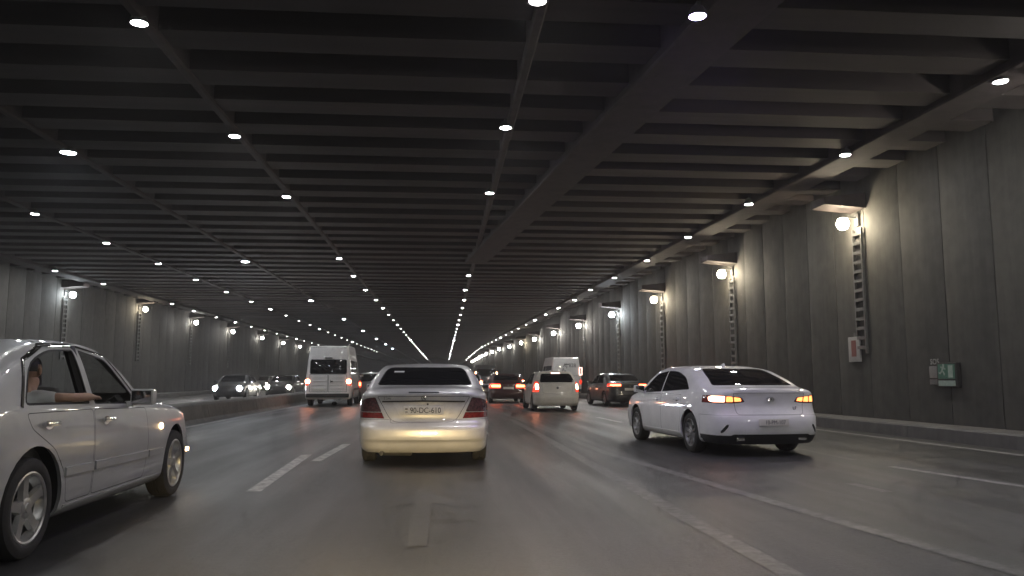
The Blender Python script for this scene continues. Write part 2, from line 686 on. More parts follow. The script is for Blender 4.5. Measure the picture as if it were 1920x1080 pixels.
strip_on_road('edge_line', [(wall_r(y) - 1.45, y) for y in (-10, 10, 20, 40, 80, 125, 200)], 0.16, M_LINE)
strip_on_road('edge_line', [(-6.35, y) for y in (-10, 20, 60, 120, 200)], 0.14, M_LINE)
# straight-ahead arrow in the lane
ax_, ay_ = gp(795, 918)
bm = bmesh.new()
for poly in ([(0, 0), (-0.36, -1.25), (-0.075, -0.95), (0.075, -0.95), (0.36, -1.25)], [(-0.075, -0.95), (-0.075, -3.0), (0.075, -3.0), (0.075, -0.95)]):
    bm.faces.new([bm.verts.new((ax_ + 0.02 + x, ay_ + y, 0.004)) for x, y in poly])
bmesh.ops.remove_doubles(bm, verts=bm.verts, dist=0.001)
mesh_obj('lane_arrow', bm, road_paint('ghost_road_paint', 0.055), road)

# ---- median kerb between the carriageways
bm = bmesh.new()
prof = [(-6.62, 0), (-6.72, 0.10), (-6.80, 0.46), (-6.86, 0.52), (-7.30, 0.52), (-7.36, 0.46), (-7.44, 0.10), (-7.54, 0)]
median = empty('median_barrier', (-7.08, 12, 0))
tag(median, 'low pale concrete median barrier between the two carriageways', 'barrier')
me_seg = bmesh.new()
SEG = 5.98
rows = [[me_seg.verts.new((x + 7.08, yy, z)) for x, z in prof] for yy in (0, SEG)]
for i in range(len(prof) - 1):
    me_seg.faces.new((rows[0][i], rows[0][i + 1], rows[1][i + 1], rows[1][i]))
me_seg.faces.new(rows[0][::-1])
me_seg.faces.new(rows[1])
bm.free()
bmesh.ops.recalc_face_normals(me_seg, faces=me_seg.faces)
first = mesh_obj('barrier_segment', me_seg, M_KERB, median)
first.location = (0, -36, 0)
for k in range(1, 34):
    o = first.copy()
    COL.objects.link(o)
    o.location = (0, -36 + 6.0 * k, 0)


# ---- side kerbs
def kerb_run(name, label, xf, wdt, h, ya, yb, side):
    root = empty(name, (xf(ya), ya, 0))
    tag(root, label, 'kerb')
    y = ya
    while y < yb:
        yn = min(y + 4.0, yb)
        bm = bmesh.new()
        L = yn - y - 0.012
        dx = xf(yn) - xf(y)
        pr = [(0, 0), (0.015, h - 0.03), (0.045, h), (wdt, h), (wdt, 0)]
        r0 = [bm.verts.new((side * a, 0, c)) for a, c in pr]
        r1 = [bm.verts.new((side * a + dx, L, c)) for a, c in pr]
        for i in range(len(pr) - 1):
            bm.faces.new((r0[i], r0[i + 1], r1[i + 1], r1[i]))
        bm.faces.new(r0)
        bm.faces.new(r1[::-1])
        bmesh.ops.recalc_face_normals(bm, faces=bm.faces)
        o = mesh_obj('kerb_stone', bm, M_KERB, root)
        o.location = (xf(y) - root.location.x, y - root.location.y, 0)
        y = yn
    return root


kerb_run('kerb', 'pale raised kerb at the foot of the wall with the green exit sign', lambda y: wall_r(y) - 0.85, 0.92, 0.26, -12.0, 160.0, 1)
kerb_run('kerb', 'raised kerb below the wall across the oncoming carriageway', lambda y: WALL_L + 0.75, 0.80, 0.26, 20.0, 160.0, -1)


# ---- walls of separate precast panels
def tunnel_wall(name, label, xf, side, ya, yb, plain_to, h=6.7):
    root = empty(name, (xf(ya), ya, 0))
    tag(root, label, 'wall')
    bm = bmesh.new()
    add_box(bm, (0, 0, 0), (1, 1, 1), 0.012)
    for v in bm.verts:                                   # keep the bevel small on the scaled panel
        pass
    me0 = None
    y = ya
    PW = 1.45
    k = 0
    while y < yb:
        if me0 is None:
            bm2 = bmesh.new()
            add_box(bm2, (side * 0.12, 0, h / 2), (0.24, PW - 0.02, h), 0.012)
            o = mesh_obj('wall_panel', bm2, M_WALL, root, smooth=40)
            me0 = o.data
        else:
            o = bpy.data.objects.new('wall_panel', me0)
            link(o, root)
        ym = y + PW / 2
        o.location = (xf(ym) - root.location.x + random.uniform(-0.005, 0.005), ym - ya, 0)
        o.rotation_euler = (0, 0, math.atan((xf(ym - 0.5) - xf(ym + 0.5))))
        y += PW
        k += 1
    bm.free()
    # plain backing wall (joints) and the far run
    bm = bmesh.new()
    pts = [Y0, 0] + [v for v in (40, 80, 125) if v > 0] + [Y1]
    for i in range(len(pts) - 1):
        a, b = pts[i], pts[i + 1]
        x0, x1 = xf(a) + side * 0.03, xf(b) + side * 0.03
        if a >= yb:
            x0 -= side * 0.03
        vs4 = [(x0, a, -0.2), (x1, b, -0.2), (x1, b, h), (x0, a, h)]
        bm.faces.new([bm.verts.new((p[0] - root.location.x, p[1] - root.location.y, p[2])) for p in vs4])
    mesh_obj('backing_wall', bm, M_WALL, root)
    return root


wall_right = tunnel_wall('wall_right', 'grey concrete panel wall with sconce lamps beside the white merging saloon', wall_r, 1, -6.0, 150.0, Y1)
wall_left = tunnel_wall('wall_left', 'grey concrete panel wall beyond the oncoming headlights', lambda y: WALL_L, -1, 22.0, 160.0, Y1)

# ---- ceiling: slab, transverse beams, longitudinal girders
ceiling = empty('ceiling', (0, 0, CEIL))
tag(ceiling, 'dark ribbed concrete ceiling of the underpass', kind='structure')
bm = bmesh.new()
add_box(bm, ((WALL_L + 11) / 2, (Y0 + Y1) / 2, 0.62), (11 - WALL_L + 2.0, Y1 - Y0, 0.3))
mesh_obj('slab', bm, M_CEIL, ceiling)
bmb = bmesh.new()
add_box(bmb, (0, 0, 0.235), (1.0, 0.66, 0.47))
beam0 = None
y = -8.0
while y < 200:
    xr = wall_r(y) + 0.02
    xl = WALL_L - 0.02
    if beam0 is None:
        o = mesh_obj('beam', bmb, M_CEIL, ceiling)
        beam0 = o
    else:
        o = beam0.copy()
        COL.objects.link(o)
    o.location = ((xl + xr) / 2, y + random.uniform(-0.03, 0.03), random.uniform(0.0, 0.035))
    o.scale = (xr - xl, 1, 1)
    y += 1.4


def girder(name, xf, w, dz, ya=-20, yb=300):
    bm = bmesh.new()
    pts = [ya, 0, 40, 80, KINK, yb]
    rows_ = []
    for y in pts:
        x = xf(y)
        rows_.append([bm.verts.new(p) for p in ((x - w / 2, y, 0.40), (x - w / 2, y, dz + 0.03), (x - w / 2 + 0.03, y, dz), (x + w / 2 - 0.03, y, dz), (x + w / 2, y, dz + 0.03), (x + w / 2, y, 0.40))])
    for i in range(len(rows_) - 1):
        for k in range(5):
            bm.faces.new((rows_[i][k], rows_[i][k + 1], rows_[i + 1][k + 1], rows_[i + 1][k]))
    bmesh.ops.recalc_face_normals(bm, faces=bm.faces)
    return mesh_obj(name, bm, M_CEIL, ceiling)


girder('girder', lambda y: row_r(y) + 0.12, 0.75, -0.10)
girder('girder', lambda y: -17.75, 0.75, -0.10)
# broad skew girder that follows the merging lane
ga, gb = at_z(1345, 60, CEIL - 0.12), at_z(990, 400, CEIL - 0.12)
gk = (gb.x - ga.x) / (gb.y - ga.y)
bm = bmesh.new()
gd = [bm.verts.new((ga.x + gk * (y - ga.y) + sx, y, z)) for y in (2.0, 33.0) for sx, z in ((-0.45, 0.45), (-0.45, -0.10), (-0.42, -0.13), (0.42, -0.13), (0.45, -0.10), (0.45, 0.45))]
for k in range(5):
    bm.faces.new((gd[k], gd[k + 1], gd[k + 7], gd[k + 6]))
bm.faces.new(gd[:6])
bm.faces.new(gd[6:][::-1])
bmesh.ops.recalc_face_normals(bm, faces=bm.faces)
mesh_obj('girder', bm, M_CEIL, ceiling)
for xc in (1.24, -4.17, -8.1, -12.05):
    girder('lamp_trunking', lambda y, xc=xc: xc, 0.16, -0.05)

# ---- ceiling lamps
E_LAMP = emitter('ceiling_lamp_light', (1.0, 0.985, 0.97), LAMP)
E_LAMPCOOL = emitter('cool_lamp_light', (0.80, 0.88, 1.0), LAMP * 1.0)
E_LAMPVIOLET = emitter('violet_lamp_light', (0.52, 0.40, 1.0), LAMP * 1.3)
E_LAMPFAR = emitter('weak_lamp_light', (1.0, 0.96, 0.92), LAMP * 0.06)


def lamp_mesh(r):
    bm = bmesh.new()
    add_lathe(bm, [(0.10, 0.02), (0.10, r * 0.75), (0.045, r * 1.02), (0.0, r * 1.14), (-0.024, r * 1.14), (-0.024, r * 1.04), (-0.006, r)], n=20, axis='z')
    add_box(bm, (0, 0, 0.12), (0.05, 0.14, 0.08))
    return bm


def lens_mesh(r, n=12):
    bm = bmesh.new()
    rings = [[bm.verts.new((q * r * math.cos(2 * math.pi * k / n), q * r * math.sin(2 * math.pi * k / n), z)) for k in range(n)] for q, z in ((1.0, -0.010), (0.74, -0.030))]
    c = bm.verts.new((0, 0, -0.036))
    for k in range(n):
        bm.faces.new((rings[0][k], rings[1][k], rings[1][(k + 1) % n], rings[0][(k + 1) % n]))
        bm.faces.new((rings[1][k], c, rings[1][(k + 1) % n]))
    bmesh.ops.recalc_face_normals(bm, faces=bm.faces)
    return bm


LAMP_SRC = {}


def ceiling_lamp(x, y, z, label, group, r=0.105, mat=None):
    mat = mat or E_LAMP
    key = (r, mat.name)
    if key not in LAMP_SRC:
        h = mesh_obj('ceiling_lamp', lamp_mesh(r), M_LAMPBODY, smooth=40)
        l = mesh_obj('lens', lens_mesh(r, 6 if mat.name.startswith('weak') else 10), mat, h)
        LAMP_SRC[key] = h
    else:
        h = copy_tree(LAMP_SRC[key])
    h.location = (x, y, z)
    tag(h, label, 'lamp', group)
    return h


def lamp_row(pixels, zlamp, xfun, step, yend, place, group, back=0, r=0.105, mat=None, bright_after=1e9):
    pts = []
    for px, py in pixels:
        p = at_z(px, py, zlamp)
        pts.append((p.x, p.y))
    y = pts[-1][1] + step
    while y < yend:
        pts.append((xfun(y), y))
        y += step
    n = len(pts)
    for i, (x, y) in enumerate(pts):
        if i < len(ORD):
            lab = f'{ORD[i]} round lamp along the ceiling row {place}'
        else:
            lab = f'tiny far round lamp deep in the row {place}'
        mm = mat if mat is not None else (E_LAMP if (y < 60 or i % 5 == 0) else E_LAMPFAR)
        ceiling_lamp(x, y, zlamp, lab, group, r, mm)
    y0, x0 = pts[0][1], pts[0][0]
    for k in range(1, back + 1):                     # lamps overhead and behind the camera light the near road
        y = y0 - step * k
        if y > Y0 + 2:
            ceiling_lamp(xfun(y) if k else x0, y, zlamp, f'round lamp behind the viewpoint, row {place}', group, r, mat or E_LAMP)


ZL = CEIL - 0.07
lamp_row([(1008, 0), (948, 238), (918, 361), (888, 482), (878.5, 516), (872, 543)], ZL, lambda y: 1.22, 5.7, 205, 'above the pale silver saloon', 'lamps above our lane', back=5)
lamp_row([(261, 41), (440, 254), (537, 368), (636, 484), (663, 517), (685, 543)], ZL, lambda y: -4.2, 5.7, 205, 'above the white minibus', 'lamps above the minibus lane', back=5)
lamp_row([(1876, 151), (1585, 289), (1404, 382), (1290, 444), (1213, 488), (1152, 520), (1107, 543)], ZL - 0.06, lambda y: row_r(y), 5.6, 205, 'on the girder beside the sconce wall', 'lamps on the kerbside girder', back=5)
lamp_row([(65, 400), (200, 455), (297, 494), (367, 524), (424, 547)], ZL, lambda y: -12.1, 5.6, 150, 'above the oncoming carriageway', 'lamps above the oncoming lanes', back=4)
lamp_row([(103, 507), (194, 532), (323, 569)], ZL - 0.06, lambda y: -17.7, 5.7, 130, 'close to the far wall past the oncoming lanes', 'lamps near the far wall', back=2)
lamp_row([(128, 285), (460, 490), (583, 563), (645, 598)], ZL, lambda y: -8.2, 16.2, 140, 'of large lamps above the median barrier', 'large lamps above the median', back=2, r=0.15, mat=E_LAMPCOOL)
p = at_z(1308, 28, CEIL - 0.24)
ceiling_lamp(p.x, p.y, CEIL - 0.24, 'violet-tinted round ceiling lamp, the only purple one', None, 0.105, E_LAMPVIOLET)

# ---- sconce lamps on the walls
E_WARM = emitter('sconce_warm_light', (1.0, 0.86, 0.62), WALL_LAMP)
E_NEUT = emitter('sconce_neutral_light', (1.0, 0.95, 0.86), WALL_LAMP)
E_COOL = emitter('sconce_cool_light', (0.86, 0.95, 1.0), WALL_LAMP)


def wall_lamp(x, y, z, side, emat, label, group):
    root = empty('wall_lamp', (x, y, z))
    tag(root, label, 'lamp', group)
    # drum globe
    bm = bmesh.new()
    add_lathe(bm, [(-0.15, 0.01), (-0.12, 0.11), (0.0, 0.155), (0.12, 0.11), (0.15, 0.01)], n=9, axis='z')
    bmesh.ops.recalc_face_normals(bm, faces=bm.faces)
    mesh_obj('globe', bm, emat, root)
    bm = bmesh.new()
    add_box(bm, (side * 0.19, 0, 0.17), (0.42, 0.05, 0.04), 0.008)
    add_box(bm, (side * 0.38, 0, 0.10), (0.06, 0.16, 0.30), 0.01)
    add_box(bm, (0, 0, 0.155), (0.15, 0.15, 0.03), 0.008)
    mesh_obj('bracket', bm, M_LAMPBODY, root, smooth=40)
    # cable ladder running down the wall below the lamp
    bm = bmesh.new()
    H = 3.1
    xo = side * 0.36
    for dy in (-0.20, 0.20):
        add_box(bm, (xo, dy, -H / 2 - 0.12), (0.06, 0.045, H))
    for k in range(13):
        add_box(bm, (xo - side * 0.012, 0, -0.25 - k * 0.235), (0.045, 0.36, 0.075))
    mesh_obj('cable_ladder', bm, M_STEEL, root)
    # concrete corbel over the lamp
    bm = bmesh.new()
    pr = [(0.42, 0.34), (-0.62, 0.42), (-0.62, 0.60), (0.42, 0.72)]
    r0 = [bm.verts.new((side * a, -0.36, c)) for a, c in pr]
    r1 = [bm.verts.new((side * a, 0.36, c)) for a, c in pr]
    for i in range(4):
        bm.faces.new((r0[i], r0[(i + 1) % 4], r1[(i + 1) % 4], r1[i]))
    bm.faces.new(r0)
    bm.faces.new(r1[::-1])
    bmesh.ops.recalc_face_normals(bm, faces=bm.faces)
    mesh_obj('corbel', bm, M_CEIL, root)
    return root


right_px = [(1580, 420), (1353, 514), (1226, 562), (1147, 590), (1085, 611), (1038, 625), (1002, 636), (977, 643), (955, 650), (936, 655)]
ry = []
for i, (px, py) in enumerate(right_px):
    # solve for the depth at which the pixel meets the line of lamps 0.42 m in front of the wall
    lo_, hi_ = 5.0, 200.0
    for _ in range(50):
        mid = (lo_ + hi_) / 2
        q = at_y(px, py, mid)
        if q.x < wall_r(mid) - 0.42:
            lo_ = mid
        else:
            hi_ = mid
    ry.append((lo_, at_y(px, py, lo_).z))
tints = [E_WARM, E_WARM, E_WARM, E_COOL, E_NEUT, E_NEUT, E_NEUT, E_WARM, E_NEUT, E_NEUT]
for i, (y, z) in enumerate(ry):
    zz = 0.6 * z + 0.4 * 4.75
    wall_lamp(wall_r(y) - 0.42, y, z, 1, tints[i], f'glowing sconce over a cable ladder, {ORD[i]} along the wall with the exit sign', 'sconce lamps on the kerbside wall')
y, zlast = ry[-1]
k = len(ry)
while y < 175:
    y += 9.5
    lab = f'glowing sconce over a cable ladder, {ORD[k]} along the wall with the exit sign' if k < len(ORD) else 'tiny far sconce lamp at the distant end of the wall with the exit sign'
    wall_lamp(wall_r(y) - 0.42, y, zlast, 1, E_NEUT, lab, 'sconce lamps on the kerbside wall')
    k += 1
for kk in range(1, 4):
    y = ry[0][0] - 8.2 * kk
    wall_lamp(wall_r(y) - 0.42, y, ry[0][1], 1, E_NEUT, 'sconce lamp on the kerbside wall beside and behind the viewpoint', 'sconce lamps on the kerbside wall')
L_WARM = emitter('dim_sconce_warm_light', (1.0, 0.86, 0.62), WALL_LAMP * 0.5)  # far-wall sconces: emission turned down so that wall stays darker
L_NEUT = emitter('dim_sconce_neutral_light', (1.0, 0.95, 0.86), WALL_LAMP * 0.5)
L_COOL = emitter('dim_sconce_cool_light', (0.86, 0.95, 1.0), WALL_LAMP * 0.6)
lt = [L_COOL, L_WARM, L_NEUT, L_NEUT, L_NEUT, L_NEUT]
y = None
for i, (px, py) in enumerate([(137, 553), (273, 580), (368, 605), (437, 622), (492, 634), (531, 643)]):
    d = ray(px, py)
    y = d.y * (WALL_L + 0.42) / d.x
    q = at_y(px, py, y)
    wall_lamp(q.x, y, q.z, -1, lt[i], f'glowing sconce lamp, {ORD[i]} along the far wall past the oncoming lanes', 'sconce lamps on the far wall')
    zl = q.z
k = 6
while y < 150:
    y += 11
    wall_lamp(WALL_L + 0.42, y, zl, -1, L_NEUT, f'glowing sconce lamp, {ORD[min(k, 15)]} along the far wall past the oncoming lanes', 'sconce lamps on the far wall')
    k += 1


# ---- signs on the kerbside wall
def on_wall(px, py, off=0.06):
    lo_, hi_ = 2.0, 200.0
    for _ in range(50):
        mid = (lo_ + hi_) / 2
        q = at_y(px, py, mid)
        if q.x < wall_r(mid) - off:
            lo_ = mid
        else:
            hi_ = mid
    return at_y(px, py, lo_)


WROT = math.atan(0.035)
q = on_wall(1603, 655)
r_ = empty('hydrant_sign', q, WROT)
tag(r_, 'small upright white sign with a red bar, on the wall below the brightest sconce', 'sign')
sw = 0.52
box_obj('plate', (0, 0, 0), (0.05, sw, 0.62), M_SIGNWHITE, r_, 0.012)
box_obj('red_bar', (-0.028, 0, 0.02), (0.012, sw * 0.40, 0.40), M_SIGNRED, r_)
box_obj('hanger', (0.02, 0, 0.36), (0.03, 0.08, 0.10), M_STEEL, r_)

q = on_wall(1779, 702)
r_ = empty('exit_sign', q, WROT)
tag(r_, 'green emergency exit sign with pale running figure and pale strip below', 'sign')
box_obj('case', (0, 0, -0.01), (0.10, 0.62, 0.50), M_PLASTIC, r_, 0.015)
box_obj('green_face', (-0.052, 0, 0.06), (0.012, 0.52, 0.30), M_SIGNGREEN, r_)
box_obj('pale_strip', (-0.052, 0, -0.18), (0.012, 0.52, 0.11), M_SIGNPALE, r_)
bm = bmesh.new()                                            # running figure and doorway, seen from the road (y runs away from the viewer)
for a, b, w in (((0.02, 0.10), (-0.02, 0.02), 0.05), ((-0.02, 0.02), (0.05, -0.05), 0.035), ((0.05, -0.05), (0.03, -0.07), 0.03), ((-0.02, 0.02), (-0.08, -0.04), 0.035),
                ((-0.08, -0.04), (-0.12, -0.03), 0.03), ((0.01, 0.08), (0.08, 0.05), 0.026), ((0.01, 0.08), (-0.06, 0.09), 0.026)):
    v = Vector((0, -(b[0] - a[0]), b[1] - a[1]))
    ang = math.atan2(v.z, v.y)
    add_box(bm, (-0.061, -(a[0] + b[0]) / 2 + 0.10, 0.06 + (a[1] + b[1]) / 2), (0.006, v.length + w * 0.5, w), rot=Matrix.Rotation(ang, 3, 'X'))
add_lathe_v = add_box(bm, (-0.061, 0.075, 0.06 + 0.13), (0.006, 0.05, 0.045), 0.0)
add_box(bm, (-0.061, -0.14, 0.06), (0.006, 0.14, 0.25))
mesh_obj('running_figure', bm, M_SIGNPALE, r_)
q = on_wall(1756, 701)
r_ = empty('notice_board', q, WROT)
tag(r_, 'narrow grey notice plate on the wall beside the green exit sign', 'sign')
box_obj('plate', (0, 0, -0.03), (0.04, 0.42, 0.38), M_SIGNGREY, r_, 0.01)
box_obj('dark_band', (-0.022, 0, -0.10), (0.008, 0.42, 0.03), M_PLASTIC, r_)
text_obj('lettering', 'SOS', 0.17, M_SIGNWHITE, r_, (-0.03, 0, 0.25), (R(90), 0, R(-90)))

# ================================================================== vehicles


def pchip(knots):
    xs = np.array([k[0] for k in knots], float)
    ys_ = np.array([k[1] for k in knots], float)
    h = np.diff(xs)
    d = np.diff(ys_) / h
    m = np.zeros(len(xs))
    for i in range(1, len(xs) - 1):
        if d[i - 1] * d[i] > 0:
            w1, w2 = 2 * h[i] + h[i - 1], h[i] + 2 * h[i - 1]
            m[i] = (w1 + w2) / (w1 / d[i - 1] + w2 / d[i])
    m[0], m[-1] = d[0], d[-1]

    def f(x):
        x = min(max(x, xs[0]), xs[-1])
        i = int(min(max(np.searchsorted(xs, x) - 1, 0), len(xs) - 2))
        t = (x - xs[i]) / h[i]
        return float((2 * t**3 - 3 * t**2 + 1) * ys_[i] + (t**3 - 2 * t**2 + t) * h[i] * m[i] + (-2 * t**3 + 3 * t**2) * ys_[i + 1] + (t**3 - t**2) * h[i] * m[i + 1])
    return f


def crom(pts, sub):
    """Catmull-Rom through 2D points; sub = samples per span"""
    out = []
    n = len(pts)
    for i in range(n - 1):
        p0, p1, p2, p3 = pts[max(i - 1, 0)], pts[i], pts[i + 1], pts[min(i + 2, n - 1)]
        for k in range(sub[i]):
            t = k / sub[i]
            q = []
            for c in range(2):
                a, b, c_, d = p0[c], p1[c], p2[c], p3[c]
                q.append(0.5 * ((2 * b) + (c_ - a) * t + (2 * a - 5 * b + 4 * c_ - d) * t * t + (-a + 3 * b - 3 * c_ + d) * t**3))
            out.append(tuple(q))
    out.append(tuple(pts[-1]))
    return out


def lerp(a, b, t):
    return a + (b - a) * t


def sstep(a, b, x):
    t = min(max((x - a) / (b - a), 0), 1)
    return t * t * (3 - 2 * t)


ROUND = [3]                                           # segments per rounded corner (fewer on the far cars)


def round_poly(pts, r, n=None):
    """rounded corners; r one number or a list"""
    n = n or ROUND[0]
    out = []
    m = len(pts)
    for i in range(m):
        p = Vector(pts[i])
        a = Vector(pts[i - 1]) - p
        b = Vector(pts[(i + 1) % m]) - p
        rr = r[i] if isinstance(r, (list, tuple)) else r
        rr = min(rr, a.length * 0.45, b.length * 0.45)
        if rr < 1e-4:
            out.append(tuple(p))
            continue
        s, e = p + a.normalized() * rr, p + b.normalized() * rr
        for k in range(n + 1):
            t = k / n
            out.append(tuple(s * (1 - t)**2 + p * 2 * t * (1 - t) + e * t * t))
    return out


def pip(x, y, poly):
    c = False
    j = len(poly) - 1
    for i in range(len(poly)):
        xi, yi = poly[i]
        xj, yj = poly[j]
        if (yi > y) != (yj > y) and x < (xj - xi) * (y - yi) / (yj - yi) + xi:
            c = not c
        j = i
    return c


class Shell:
    """car body surface: lofted rings, then panels, glass and lamps cut out of it along exact outlines"""

    def __init__(s, root, spec, mat):
        s.root, s.mat, s.spec = root, mat, spec
        top, belt, plan = pchip(spec['top']), pchip(spec['belt']), pchip(spec['plan'])
        yr, yf = spec['top'][0][0], spec['top'][-1][0]
        s.yr, s.yf = yr, yf
        zr, zu = spec.get('rocker', 0.22), spec.get('under', 0.20)
        tum = spec.get('tumble', 0.42)
        roff, foff = pchip(spec['rear_off']), pchip(spec['front_off'])
        rb, fb = spec.get('rear_bulge', 0.10), spec.get('front_bulge', 0.18)
        wmax = max(k[1] for k in spec['plan'])
        box = spec.get('boxy', 0.0)

        def ring(y):
            zt, w = top(y), plan(y)
            zb = min(belt(y), zt - 0.03)
            d = zt - zb
            g = min(max((d - 0.10) / 0.28, 0), 1)
            wb = w * spec.get('belt_w', 0.965)
            zm = lerp(zr, zb, 0.52)
            lower = [(0, zu), (w * 0.80, zu), (w * 0.935, zr), (w * 0.985, zr + 0.10), (w, zm), (w * 0.992, lerp(zm, zb, 0.62)), (wb, zb)]
            hood = [(wb, zb), (wb * 0.94, zb + d * 0.45), (wb * 0.80, zb + d * 0.80), (wb * 0.42, zb + d * 0.96), (0, zt)]
            xg = wb - tum * d * 0.82
            xt = wb - tum * d - lerp(0.12, 0.05, box)
            e = lerp(0.955, 0.985, box)
            cab = [(wb, zb), (xg, zb + d * lerp(0.82, 0.92, box)), (xt, zb + d * e), (xt * 0.52, zb + d * 0.99), (0, zt)]
            up = [(lerp(a[0], b[0], g), lerp(a[1], b[1], g)) for a, b in zip(hood, cab)]
            return crom(lower, spec.get('vsub', [2, 2, 3, 4, 5, 4]))[:-1] + crom(up, [9, 4, 4, 4])

        def warp(x, y, z, tr, tf):
            u = 1 - min((x / wmax)**2, 1)
            yy = y
            if tr > 0:
                yy += tr * (roff(z) - rb * u)
            if tf > 0:
                yy -= tf * (foff(z) - fb * u)
            return (x, yy, z)
        n = spec.get('nu', 72)
        ts = np.linspace(0, 1, n)
        ysamp = yr + (yf - yr) * (0.5 - 0.5 * np.cos(np.pi * ts)) * 0.35 + (yf - yr) * ts * 0.65
        ext = [0.006, 0.014, 0.026, 0.045, 0.075]
        ysamp = np.unique(np.round(np.concatenate([ysamp, [yr + e for e in ext], [yf - e for e in ext]]), 4))
        n = len(ysamp)
        bm = s.bm = bmesh.new()
        rings = []
        ry_, fy_ = spec.get('rear_zone', 0.75), spec.get('front_zone', 0.8)
        for y in ysamp:
            pr = ring(y)
            tr, tf = 1 - sstep(yr, yr + ry_, y), sstep(yf - fy_, yf, y)
            right = [warp(x, y, z, tr, tf) for x, z in pr]
            left = [(-x, yy, z) for x, yy, z in right[1:-1]][::-1]
            rings.append([bm.verts.new(p) for p in right + left])
        m = len(rings[0])
        for i in range(n - 1):
            for k in range(m):
                bm.faces.new((rings[i][k], rings[i + 1][k], rings[i + 1][(k + 1) % m], rings[i][(k + 1) % m]))
        # end caps
        NS = 18
        for yend, tr, tf, flip in ((yr, 1, 0, False), (yf, 0, 1, True)):
            pr = ring(yend)
            rows_ = []
            for x, z in pr:
                rows_.append([bm.verts.new(warp(x * sv, yend, z, tr, tf)) for sv in np.linspace(-1, 1, NS)])
            for i in range(len(rows_) - 1):
                for k in range(NS - 1):
                    q = (rows_[i][k], rows_[i][k + 1], rows_[i + 1][k + 1], rows_[i + 1][k])
                    bm.faces.new(q[::-1] if flip else q)
        bmesh.ops.remove_doubles(bm, verts=bm.verts, dist=0.0006)
        bmesh.ops.dissolve_degenerate(bm, edges=bm.edges, dist=0.0004)
        bmesh.ops.recalc_face_normals(bm, faces=bm.faces)
        s.bvh = BVHTree.FromBMesh(bm)

    # --- points on the surface
    def side(s, y, z, sgn=1):
        h = s.bvh.ray_cast(Vector((sgn * 3, y, z)), Vector((-sgn, 0, 0)))
        return (h[0], h[1]) if h[0] else (Vector((sgn * 0.8, y, z)), Vector((sgn, 0, 0)))

    def rear(s, x, z, front=False):
        d = 1 if not front else -1
        h = s.bvh.ray_cast(Vector((x, -6 * d, z)), Vector((0, d, 0)))
        return (h[0], h[1]) if h[0] else (Vector((x, s.yr, z)), Vector((0, -d, 0)))

    # --- cutting
    def cut(s, poly, view, flt):
        """cut the outline through the faces that pass flt; returns the faces inside"""
        bm = s.bm
        us = [p[0] for p in poly]
        vs_ = [p[1] for p in poly]
        u0, u1, v0, v1 = min(us), max(us), min(vs_), max(vs_)
        ui = 1 if view == 'side' else 0
        pad = 0.002

        def hit(f):
            a = [v.co[ui] for v in f.verts]
            b = [v.co[2] for v in f.verts]
            return max(a) > u0 - pad and min(a) < u1 + pad and max(b) > v0 - pad and min(b) < v1 + pad
        faces = []
        for f in bm.faces:
            c0 = f.verts[0].co
            if u0 - 0.35 < c0[ui] < u1 + 0.35 and v0 - 0.35 < c0[2] < v1 + 0.35 and hit(f) and flt(f.calc_center_median(), f.normal):
                faces.append(f)
        n = len(poly)
        for i in range(n):
            p, q = poly[i], poly[(i + 1) % n]
            du, dv = q[0] - p[0], q[1] - p[1]
            if abs(du) + abs(dv) < 1e-6:
                continue
            lo_u, hi_u = min(p[0], q[0]) - 0.02, max(p[0], q[0]) + 0.02
            lo_v, hi_v = min(p[1], q[1]) - 0.02, max(p[1], q[1]) + 0.02
            sub = []
            for f in faces:
                a = [v.co[ui] for v in f.verts]
                b = [v.co[2] for v in f.verts]
                if max(a) > lo_u and min(a) < hi_u and max(b) > lo_v and min(b) < hi_v:
                    sub.append(f)
            if not sub:
                continue
            if view == 'side':
                co, no = (0, p[0], p[1]), (0, -dv, du)
            else:
                co, no = (p[0], 0, p[1]), (-dv, 0, du)
            others = set(faces) - set(sub)
            geom = list({v for f in sub for v in f.verts}) + list({e for f in sub for e in f.edges}) + sub
            r = bmesh.ops.bisect_plane(bm, geom=geom, dist=1e-5, plane_co=co, plane_no=no)
            new = {g for g in r['geom'] if isinstance(g, bmesh.types.BMFace)}
            faces = [f for f in (others | new | {f for f in sub if f.is_valid}) if f.is_valid]
        out = []
        for f in faces:
            c = f.calc_center_median()
            if pip(c[ui], c[2], poly):
                out.append(f)
        return out

    def extract(s, faces):
        nb = bmesh.new()
        vm = {}
        for f in faces:
            vs_ = []
            for v in f.verts:
                if v not in vm:
                    vm[v] = nb.verts.new(v.co)
                    vm[v].normal = v.normal
                vs_.append(vm[v])
            nb.faces.new(vs_)
        nb.normal_update()
        bmesh.ops.delete(s.bm, geom=faces, context='FACES')
        return nb

    def part(s, name, poly, view, flt, mat, border=0.0, border_mat=None, sink=0.0, parent=None, keep=None):
        faces = s.cut(poly, view, flt)
        if not faces:
            return None
        if keep:
            faces = [f for f in faces if keep(f.calc_center_median())]
        nb = s.extract(faces)
        mats = [mat]
        if border > 0:
            r = bmesh.ops.inset_region(nb, faces=list(nb.faces), use_boundary=True, use_even_offset=True, thickness=border, depth=-sink if sink else 0.0)
            mats.append(border_mat or M_RUBBER)
            for f in r['faces']:
                f.material_index = 1
        elif sink:
            for v in nb.verts:
                v.co -= v.normal * sink
        return mesh_obj(name, nb, mats, parent or s.root, smooth=35)

